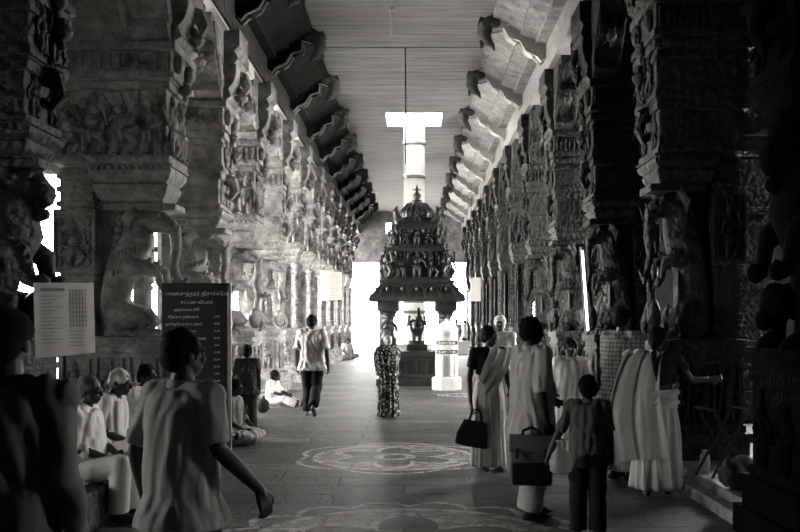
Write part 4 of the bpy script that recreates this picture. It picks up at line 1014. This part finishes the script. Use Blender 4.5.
# woman with braid
p = Person('woman with a braid in silky pale sari seen from behind, reaching to the right', 657, 8.2, 1.55, rz(.25, 1), dict(elR=(.33, .06, 1.17), wrR=(.52, .2, 1.17), elL=(-.24, .04, 1.12), wrL=(-.2, .24, 1.0), head_dir=(.35, 1, -.2), knL=(-.1, .1, .5), anL=(-.1, -.14, .09), toeL=(-.1, .02, .03), knR=(.1, .1, .5), anR=(.1, .1, .08)), seed=141, vox=.010, female=True, wide=1.1)
p.hand_dir['R'] = (1, .3, .1)
p.body(); p.hair(style='braid', r=1.02); p.shirt(DARKC, .55, .2, .015, .004, 'blouse', s0=.42, loose=.062, collar=False); p.skirt(SHEEN, .24, .09, .22, .22, .022, 13, 'sari_skirt')
p.drape(SHEEN, [((.16, .12, 1.02), (.3, .1, .9)), ((.06, .165, 1.16), (.5, .05, .85)), ((-.06, .15, 1.32), (.8, .1, .5)), ((-.13, .05, 1.44), (1, .2, .1)), ((-.10, -.06, 1.465), (.75, .05, 0)), ((-.15, -.15, 1.36), (.85, 0, -.25)), ((-.2, -.2, 1.08), (1.05, 0, -.25)), ((-.2, -.25, .78), (1.25, .05, -.15)), ((-.14, -.28, .40), (1.15, .1, .1))], .42, 'sari_end', amp=.022)
p.drape(SHEEN, [((.20, .02, 1.02), (0, -.3, 1)), ((.12, -.15, .98), (.3, 0, .9)), ((0, -.19, .95), (.1, 0, 1)), ((-.14, -.15, .93), (-.3, 0, .9))], .26, 'sari_fold', amp=.012)
# two people by the parapet
for i, (px, H) in enumerate(((456.5, 1.66), (465, 1.62))):
    p = Person(('distant person in pale shirt' if i == 0 else 'distant person with dark head and white shirt')+f' standing behind the parapet, {"left" if i == 0 else "right"} of the pair', px, 44.6+.5*i, H, rz(.3-.6*i, 1), {}, seed=150+i, vox=.024)
    p.body(); p.hair(); p.shirt(GREYC if i == 0 else WHITE, .9); p.trousers(DARKC)

# things by the foot of the right row
st = empty('folding_stand', (2.82, 8.15, .2), .3, 'dark folding stand of crossed sticks at the foot of the right pillars', 'stand')
for y in (-.12, .12):
    for q in (1, -1):
        a = MB(); a.tube([(q*.2, y, 0), (-q*.18, y+q*.02, .62)], .014, n=7); a.build('stick', WOOD, st, True)
for q in (1, -1): a = MB(); a.tube([(q*.18, -.16, .61), (q*.18, .16, .61)], .014, n=7); a.build('rail', WOOD, st, True)
tn = MB(); tn.lathe([(.0, 0), (.045, 0), (.045, .15), (.03, .17), (.03, .2), (.0, .205)], n=18); t_ = tn.build('tin', PAINT, None, True); t_.location = (2.72, 8.35, .2); tag(t_, 'small white tin standing on the stone step', 'tin')
bd = MB()
bd.ell((0, 0, .13), (.17, .13, .13), None, 18, 12); bd.tube([(-.1, -.05, .22), (0, -.09, .25), (.12, -.05, .22)], [.04, .045, .03], n=9); bd.ell((.13, -.04, .25), (.035, .035, .04), None, 8, 6)
me = remesh(bd, 'cloth_bundle', .009, 3); folds(me, .012, 77)
o = link('cloth_bundle', me, MIDC, None, True, 180); o.location = (2.72, 7.45, .2); tag(o, 'knotted grey cloth bundle on the stone step at right', 'bundle')

# faint carved writing on the shade-darkened pillar at the right edge
npil = next(o for o in bpy.data.objects if o.get('label', '').startswith('blackened'))
tx = MB()
for i, s_ in enumerate(('கல்வெட்டு திருப்பணி', 'ஸ்ரீ மாரியம்மன் கோயில்', 'திருவிழா நன்கொடை', 'உபயம்')):
    text(s_, .085, Matrix.Translation((2.48+.36, 6.3-.425, 1.33-.115*i)) @ RX, FAINT, None, 'inscription', .001)
ins = [o for o in bpy.data.objects if o.name.startswith('inscription')]
for o in ins:
    o.parent = npil; o.matrix_parent_inverse = (Matrix.Translation((2.48, 6.3, 0)) @ Matrix.Rotation(PI, 4, 'Z') @ Matrix.Diagonal((.66, 1, 1, 1))).inverted()

# ------------------------------------------------------------------ daylight
w = bpy.data.worlds.new('day'); SC.world = w; w.use_nodes = True
bgn = w.node_tree.nodes['Background']; bgn.inputs[0].default_value = (1.0, .985, .95, 1); bgn.inputs[1].default_value = 15.0
sun = bpy.data.lights.new('sun', 'SUN'); sun.energy = 14.0; sun.angle = math.radians(3)
so = bpy.data.objects.new('sun', sun); COL.objects.link(so); so.rotation_euler = (Vector((.55, .12, -1.0))).to_track_quat('-Z', 'Y').to_euler()
def portal(c, size_x, size_y, direction):
    l = bpy.data.lights.new('sky_portal', 'AREA'); l.shape = 'RECTANGLE'; l.size = size_x; l.size_y = size_y; l.cycles.is_portal = True
    o = bpy.data.objects.new('sky_portal', l); COL.objects.link(o); o.location = c
    o.rotation_euler = Vector(direction).to_track_quat('-Z', 'Y').to_euler()
for a0, a1, z0, z1 in LEFT_H: portal((XL-.41, (a0+a1)/2, (z0+z1)/2), a1-a0, z1-z0, (1, 0, 0))
for a0, a1, z0, z1 in RIGHT_H: portal((XR+.41, (a0+a1)/2, (z0+z1)/2), a1-a0, z1-z0, (-1, 0, 0))
for a0, a1, z0, z1 in END_H: portal(((a0+a1)/2, Y1+.41, (z0+z1)/2), a1-a0, z1-z0, (0, -1, 0))
portal(((HX0+HX1)/2, (HY0+HY1)/2, ZC+.26), HX1-HX0, HY1-HY0, (0, 0, -1))

cam = bpy.data.cameras.new('camera'); co = bpy.data.objects.new('camera', cam); COL.objects.link(co)
co.location = (0, 0, EYE); co.rotation_euler = (PI/2, 0, 0)
cam.sensor_width = 36.; cam.lens = F/800*36; cam.shift_x = -(CX-400)/800; cam.shift_y = (HY-266)/800; cam.clip_end = 300
SC.camera = co
SC.view_settings.view_transform = 'Standard'; SC.view_settings.look = 'None'; SC.view_settings.exposure = 1.25; SC.view_settings.gamma = 1.0
SC.view_settings.use_curve_mapping = False
SC.cycles.use_denoising = True
